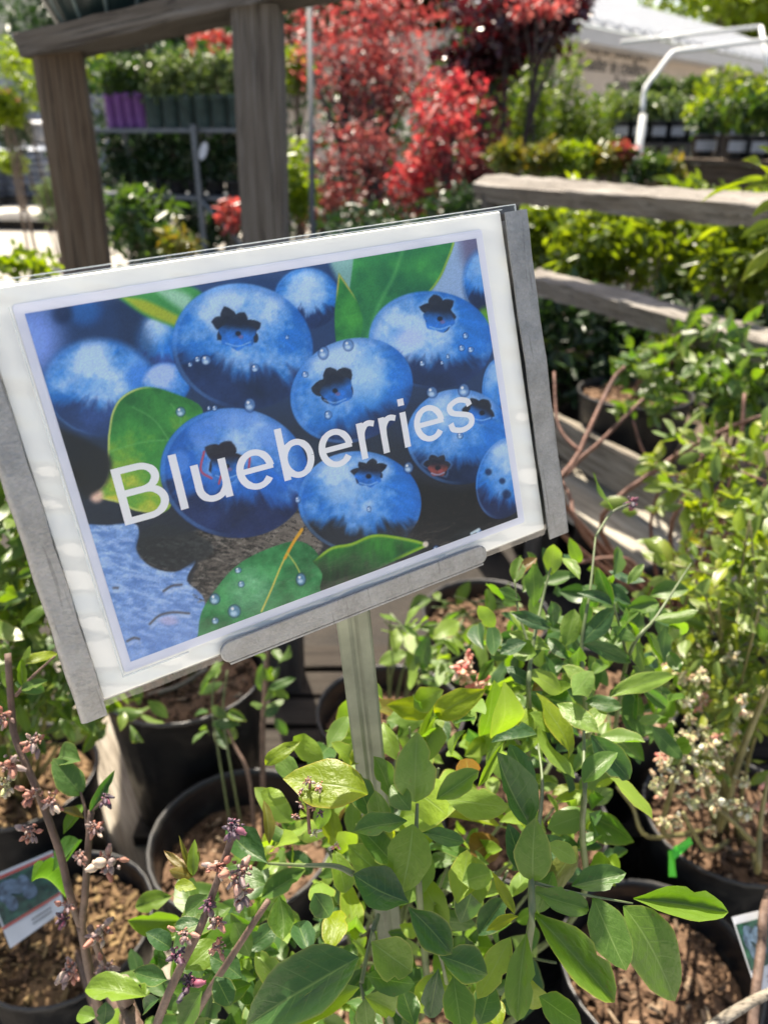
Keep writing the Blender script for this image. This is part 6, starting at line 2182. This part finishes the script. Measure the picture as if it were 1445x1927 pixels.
for row in (
    (692, 1494, 556, 1440, 96, 'lime', .475, 0), (702, 1540, 664, 1452, 50, 'hero', .49, 0), (740, 1505, 700, 1422, 42, 'hero', .495, 0), (722, 1570, 706, 1488, 46, 'hero', .485, 0), (735, 1620, 690, 1560, 50, 'hero', .485, 0), (700, 1700, 730, 1610, 52, 'hero', .50, 0), (660, 1440, 700, 1390, 30, 'lime', .56, 0), (745, 1430, 720, 1360, 34, 'pale', .56, 0), (781, 1509, 785, 1384, 80, 'pale', .485, .0), (821, 1504, 901, 1450, 46, 'hero', .48, 0), (840, 1505, 957, 1518, 64, 'pale', .50, .01),
    (766, 1545, 664, 1568, 46, 'hero', .475, 0), (777, 1551, 757, 1684, 84, 'hero', .47, -.01), (773, 1525, 736, 1476, 44, 'hero', .475, 0), (795, 1567, 874, 1584, 34, 'hero', .475, 0),
    (768, 1698, 664, 1646, 76, 'hero', .46, -.005), (699, 1772, 776, 1829, 78, 'hero', .455, 0), (768, 1707, 848, 1794, 64, 'hero', .465, 0), (827, 1799, 916, 1834, 68, 'hero', .465, 0),
    (690, 1837, 780, 1852, 50, 'hero', .455, 0), (675, 1802, 448, 1916, 112, 'hero', .45, -.02), (676, 1858, 524, 1926, 52, 'pale', .445, -.01), (686, 1875, 750, 1906, 42, 'pale', .45, 0),
    (686, 1879, 694, 1945, 40, 'hero', .45, 0), (825, 1822, 808, 1918, 44, 'hero', .47, 0), (853, 1837, 869, 1945, 62, 'hero', .47, -.01), (960, 1764, 898, 1880, 50, 'pale', .48, 0),
    (990, 1756, 973, 1917, 54, 'hero', .475, -.01), (507, 1589, 498, 1506, 22, 'redt', .53, 0), (503, 1624, 425, 1560, 58, 'hero', .53, .01), (526, 1685, 534, 1768, 50, 'hero', .51, 0),
    (591, 1681, 621, 1732, 46, 'hero', .50, 0), (655, 1590, 716, 1645, 52, 'hero', .50, 0), (998, 1557, 930, 1414, 72, 'hero', .50, -.01), (1002, 1494, 958, 1400, 46, 'hero', .51, 0),
    (1002, 1657, 1006, 1566, 70, 'hero', .49, -.015), (985, 1640, 965, 1560, 42, 'hero', .50, 0), (1006, 1678, 1103, 1712, 48, 'hero', .485, 0), (1075, 1667, 1178, 1642, 48, 'hero', .50, 0),
    (1002, 1716, 1152, 1884, 76, 'hero', .485, -.015), (1115, 1685, 1173, 1826, 80, 'hero', .495, -.015), (1172, 1705, 1305, 1886, 112, 'hero', .495, -.02), (1191, 1691, 1366, 1717, 58, 'hero', .50, .01),
    (997, 1840, 1002, 1918, 58, 'lime', .49, 0), (1014, 1875, 1092, 1930, 62, 'hero', .48, 0), (1030, 1588, 1084, 1622, 38, 'pale', .50, 0), (1097, 1473, 1154, 1408, 42, 'hero', .53, 0),
    (1111, 1383, 1185, 1468, 54, 'hero', .56, 0), (391, 1684, 350, 1720, 40, 'hero', .50, 0), (315, 1844, 250, 1829, 38, 'hero', .50, 0), (322, 1785, 284, 1752, 38, 'hero', .51, 0), (349, 1825, 406, 1772, 54, 'hero', .52, .01),
    (381, 1864, 338, 1936, 48, 'hero', .48, 0), (405, 1838, 435, 1893, 46, 'hero', .50, 0), (277, 1875, 166, 1866, 54, 'hero', .54, .01), (300, 1880, 254, 1902, 30, 'hero', .53, 0),
    (180, 1915, 140, 1903, 30, 'hero', .56, 0), (195, 1930, 200, 1884, 34, 'hero', .55, 0), (363, 1648, 308, 1600, 18, 'redt', .51, 0), (364, 1648, 366, 1583, 22, 'pale', .51, 0), (363, 1650, 322, 1638, 22, 'redt', .51, 0),
    (367, 1645, 340, 1590, 12, 'redt', .515, 0), (370, 1672, 330, 1668, 24, 'lime', .50, 0), (368, 1640, 374, 1600, 10, 'redt', .51, 0), (380, 1735, 330, 1745, 26, 'hero', .52, 0),
    (968, 1720, 938, 1650, 20, 'lime', .475, 0), (975, 1725, 912, 1738, 22, 'lime', .475, 0), (900, 1480, 946, 1400, 18, 'pale', .52, 0),
    (500, 1440, 545, 1400, 30, 'lime', .56, 0), (560, 1470, 520, 1420, 40, 'pale', .57, .0), (540, 1510, 490, 1490, 34, 'pale', .56, 0), (600, 1560, 610, 1500, 34, 'hero', .52, 0), (585, 1800, 560, 1720, 46, 'hero', .53, .02),
    (620, 1790, 640, 1700, 50, 'lime', .54, .02), (860, 1700, 880, 1600, 60, 'pale', .55, .02), (905, 1700, 890, 1610, 52, 'pale', .56, .02), (900, 1760, 950, 1690, 50, 'hero', .53, .01), (870, 1660, 930, 1640, 48, 'pale', .55, 0),
    (455, 1840, 395, 1800, 48, 'hero', .52, 0), (470, 1800, 440, 1735, 40, 'hero', .53, 0), (540, 1860, 480, 1790, 46, 'pale', .53, .02), (460, 1790, 520, 1740, 42, 'hero', .54, .01), (780, 1930, 760, 1860, 46, 'hero', .48, .01),
    (900, 1930, 925, 1850, 56, 'hero', .50, .01), (940, 1935, 920, 1860, 40, 'lime', .51, .01), (590, 1930, 620, 1850, 50, 'pale', .50, .02), (1040, 1640, 1010, 1720, 40, 'hero', .52, 0), (650, 1680, 640, 1610, 44, 'hero', .51, 0),
):
    hl(*row)
rf = random.Random(78)
r = random.Random(21)
for (bx, by, tx, ty, w, key, d, dd_, up, tilt) in HB:
    b_ = at(bx, by, d + 0.004)
    e_ = at(tx, ty, d + dd_ + r.uniform(-.008, .012))
    leaf(t0, key, b_, e_, (CAMP - b_).normalized() + Vector((0, 0, up)) + rdir(r) * tilt, w / F * d, r)
# taller shaded shoots to the right: thing t6
for row in ((1094, 1214, 1214, 1240, 34, .66), (1092, 1212, 1156, 1144, 42, .66), (1146, 1312, 1281, 1248, 38, .64), (1153, 1140, 1124, 1066, 32, .67), (1230, 1167, 1313, 1150, 28, .68), (1178, 1145, 1240, 1134, 34, .70), (1003, 1142, 1003, 1060, 36, .64),
            (960, 1225, 1010, 1232, 44, .63), (1090, 1217, 1083, 1260, 34, .65), (1037, 1082, 1041, 1023, 36, .66), (967, 1098, 978, 1047, 30, .65), (1060, 1219, 1078, 1148, 42, .66), (1040, 1180, 1034, 1130, 32, .66), (1151, 1138, 1097, 1108, 24, .66),
            (960, 1153, 1036, 1182, 30, .63), (1035, 1222, 958, 1190, 32, .64), (1120, 1300, 1060, 1250, 36, .63), (1100, 1320, 1170, 1330, 34, .63), (1000, 1290, 960, 1250, 34, .62), (1000, 1300, 1050, 1270, 36, .62), (985, 1340, 940, 1310, 36, .60), (1040, 1380, 1000, 1340, 34, .60),
            (1100, 1380, 1140, 1330, 34, .61), (1070, 1240, 1030, 1200, 26, .65), (980, 1130, 935, 1110, 24, .65), (1010, 1050, 975, 1085, 22, .66), (1090, 1090, 1060, 1040, 24, .67), (1150, 1180, 1195, 1205, 26, .67), (930, 1180, 900, 1140, 30, .63), (1080, 1290, 1020, 1310, 34, .62),
            (990, 1210, 940, 1230, 34, .62), (1180, 1100, 1210, 1060, 20, .70), (1200, 1290, 1250, 1330, 30, .66), (1150, 1400, 1100, 1430, 36, .60)):
    bx, by, tx, ty, w, d = row
    b_ = at(bx, by, d)
    e_ = at(tx, ty, d + r.uniform(-.015, .02))
    leaf(t6, r.choice(('hero', 'hero', 'hero', 'pale', 'redt')), b_, e_, (CAMP - b_).normalized() * 0.8 + Vector((0, 0, 0.5)) + rdir(r) * 0.4, w / F * d, r)
canes(t6, [([r6 + Vector((-0.02, 0, 0)), at(1110, 1420, .95), at(1100, 1320, .68), at(1094, 1215, .66), at(1110, 1110, .67), at(1120, 1010, .70)], 0.0045, 0.0014),
           ([r6 + Vector((0.02, 0, 0)), at(1150, 1400, .98), at(1180, 1240, .70), at(1235, 1160, .69), at(1300, 1060, .74)], 0.0045, 0.0013),
           ([r6 + Vector((-0.04, 0, 0)), at(1010, 1480, .95), at(995, 1330, .64), at(1000, 1230, .63), at(1020, 1130, .65), at(1038, 1060, .66)], 0.0045, 0.0013),
           ([at(1180, 1240, .70), at(1165, 1180, .68), at(1150, 1120, .67)], 0.002, 0.001), ([at(1000, 1230, .63), at(975, 1150, .645), at(968, 1090, .65)], 0.002, 0.001)], 'cane_green')
cluster(t6, at(1190, 945, .72), 34 / F * .7, 'dark', 640, 8)
leaf(t6, 'hero', at(1152, 960, .72), at(1112, 890, .72), Vector((0.9, -0.3, 0.2)), 20 / F * .72)
canes(t6, [([at(1120, 1010, .70), at(1150, 965, .72), at(1188, 946, .72)], 0.0016, 0.0012)], 'cane_green', 'twig')
sp_h = []
while len(sp_h) < 170:
    px, py = rf.uniform(900, 1270), rf.uniform(1050, 1420)
    if py < 1050 + max(0, 1000 - px) * 1.3 or py < 1050 + max(0, px - 1150) * 0.9:
        continue
    b_ = at(px, py, rf.uniform(.68, .90))
    ln = rf.uniform(.024, .044)
    sp_h.append((b_, b_ + (rdir(rf) + Vector((0, -0.2, 0.35))).normalized() * ln, Vector((0, -0.35, 0.8)) + rdir(rf) * 0.6, ln * rf.uniform(.42, .56)))
leaf_mass(t6, 'foliage', 'hero', sp_h)
# main canes of the front bush
canes(t0, [([r0_ + Vector((0.0, 0.0, 0)), at(745, 1960, .70), at(705, 1790, .475), at(712, 1720, .47)], 0.005, 0.0022),
           ([r0_ + Vector((0.01, 0.01, 0)), at(800, 1900, .75), at(790, 1700, .50), at(783, 1600, .485), at(785, 1512, .49)], 0.005, 0.002),
           ([r0_ + Vector((0.04, 0.01, 0)), at(950, 1930, .75), at(994, 1770, .50), at(1000, 1660, .495), at(1008, 1600, .50), at(1020, 1480, .53), at(1012, 1400, .56)], 0.005, 0.0014),
           ([r0_ + Vector((0.05, 0.03, 0)), at(1060, 1750, .80), at(1095, 1540, .56), at(1098, 1430, .56), at(1098, 1340, .60)], 0.005, 0.0015),
           ([at(680, 1850, .46), at(690, 1800, .465), at(705, 1730, .47)], 0.002, 0.0016), ([at(686, 1882, .455), at(678, 1850, .46)], 0.0018, 0.0015),
           ([at(665, 1645, .475), at(630, 1630, .48), at(570, 1628, .49), at(505, 1625, .53)], 0.0027, 0.0016), ([at(1000, 1660, .495), at(1080, 1680, .495), at(1190, 1700, .50)], 0.0018, 0.001),
           ([at(840, 1850, .50), at(828, 1800, .475), at(800, 1740, .48)], 0.0018, 0.0012)], 'cane_green')
canes(t0, [([at(446, 1548, .50), at(419, 1629, .50), at(394, 1702, .50), at(374, 1754, .50), at(339, 1823, .51), at(300, 1915, .53), at(280, 1990, .62)], 0.0022, 0.0032),
           ([at(505, 1695, .50), at(432, 1806, .51), at(391, 1870, .53), at(340, 1960, .6)], 0.0020, 0.003),
           ([at(280, 1990, .62), at(420, 2050, .85), r0_ + Vector((-0.06, 0, 0))], 0.0032, 0.006), ([at(340, 1960, .6), at(480, 2050, .85), r0_ + Vector((-0.04, 0, 0))], 0.003, 0.006)], 'cane_brown')
canes(t0, [([at(583, 1568, .485), at(580, 1520, .48), at(584, 1470, .475)], 0.0012, 0.0008)], 'cane_red', 'twig')
for i, (px, py, sz, key) in enumerate(((440, 1552, 40, 'dark'), (408, 1629, 40, 'pink'), (452, 1640, 48, 'pink'), (456, 1680, 40, 'pink'), (408, 1733, 36, 'pink'), (346, 1758, 34, 'pink'), (332, 1796, 30, 'dark'), (412, 1780, 32, 'pink'), (356, 1848, 42, 'dark'), (392, 1700, 24, 'dark'))):
    cluster(t0, at(px, py, .495), sz * 1.2 / F * .5, key, 500 + i, 8)
for i, (px, py, sz, key) in enumerate(((580, 1468, 22, 'pink'), (565, 1490, 16, 'pink'), (602, 1478, 24, 'coral'), (566, 1512, 18, 'pink'), (592, 1516, 18, 'pink'), (556, 1535, 16, 'pink'), (604, 1528, 18, 'dark'), (592, 1566, 24, 'white'), (634, 1590, 16, 'coral'))):
    cluster(t0, at(px, py, .474), sz / F * .47, key, 540 + i, 5)
# fill behind: procedural leaves through the bush volume
rf = random.Random(77)
nf = 0
while nf < 115:
    px, py = rf.uniform(480, 1130), rf.uniform(1290, 1927)
    if py < 1300 + max(0, (690 - px)) * 1.25 or (px > 1000 and py > 1640):
        continue
    d = rf.uniform(.56, .78)
    b_ = at(px, py, d)
    dd3 = (rdir(rf) + Vector((0, -0.2, 0.35))).normalized()
    ln = rf.uniform(.028, .058)
    key = rf.choices(('hero', 'pale', 'lime', 'redt'), (2.2, 6, 1.5, .4))[0] if py < 1600 else rf.choices(('hero', 'pale', 'lime'), (6, 2.2, .6))[0]
    leaf(t0, key, b_, b_ + dd3 * ln, Vector((0, -0.35, 0.8)) + rdir(rf) * 0.6, ln * rf.uniform(.42, .56), rf)
    nf += 1
sp_h, sp_p = [], []
while len(sp_h) + len(sp_p) < 290:
    px, py = rf.uniform(470, 1150), rf.uniform(1270, 1927)
    if py < 1300 + max(0, (690 - px)) * 1.25 or (px > 1000 and py > 1650):
        continue
    b_ = at(px, py, rf.uniform(.58, .85))
    ln = rf.uniform(.020, .044)
    e_ = b_ + (rdir(rf) + Vector((0, -0.2, 0.35))).normalized() * ln
    (sp_p if rf.random() < (.75 if py < 1560 else .3) else sp_h).append((b_, e_, Vector((0, -0.35, 0.8)) + rdir(rf) * 0.6, ln * rf.uniform(.42, .58)))
leaf_mass(t0, 'foliage', 'hero', sp_h)
leaf_mass(t0, 'foliage', 'pale', sp_p)
sp_h = []
while len(sp_h) < 80:
    px, py = rf.uniform(240, 520), rf.uniform(1680, 1940)
    if px < 300 and py < 1830:
        continue
    b_ = at(px, py, rf.uniform(.56, .75))
    ln = rf.uniform(.026, .050)
    sp_h.append((b_, b_ + (rdir(rf) + Vector((0, -0.2, 0.35))).normalized() * ln, Vector((0, -0.35, 0.8)) + rdir(rf) * 0.6, ln * rf.uniform(.42, .58)))
leaf_mass(t0, 'foliage', 'hero', sp_h)
m = MB()
for k in range(26):
    a = r0_ + Vector((rf.uniform(-.06, .08), rf.uniform(-.05, .08), 0.1))
    e = at(rf.uniform(560, 1080), rf.uniform(1330, 1850), rf.uniform(.58, .74))
    m.tube(crom([a, a.lerp(e, .55) + rdir(rf) * .02, e], 4), [0.0032 - 0.0022 * i / 8 for i in range(9)], 5)
m.build('shoot', 'cane_green', t0, True)
# sapling leaf sprays at the right edge near the rail
sp = at(1470, 560, 1.35)
ts = thing('sapling', 'lime green sapling tips poking over the top rail at the right edge', 'sapling', (sp.x, sp.y, 0.43))
canes(ts, [([Vector((sp.x, sp.y, 0.43)), at(1468, 700, 1.38), at(1462, 500, 1.35), at(1450, 330, 1.32)], 0.006, 0.002)], 'cane_green', 'stem')
for (bx, by, tx, ty, w) in ((1455, 330, 1392, 308, 22), (1452, 345, 1400, 352, 14), (1460, 420, 1400, 440, 26), (1458, 470, 1405, 500, 26), (1460, 380, 1420, 400, 22), (1456, 300, 1440, 270, 18), (1450, 345, 1340, 338, 12)):
    b_ = at(bx, by, 1.33)
    leaf(ts, 'lime', b_, at(tx, ty, 1.31), Vector((0, -0.5, 0.8)) + rdir(rnd) * .3, w / F * 1.33)
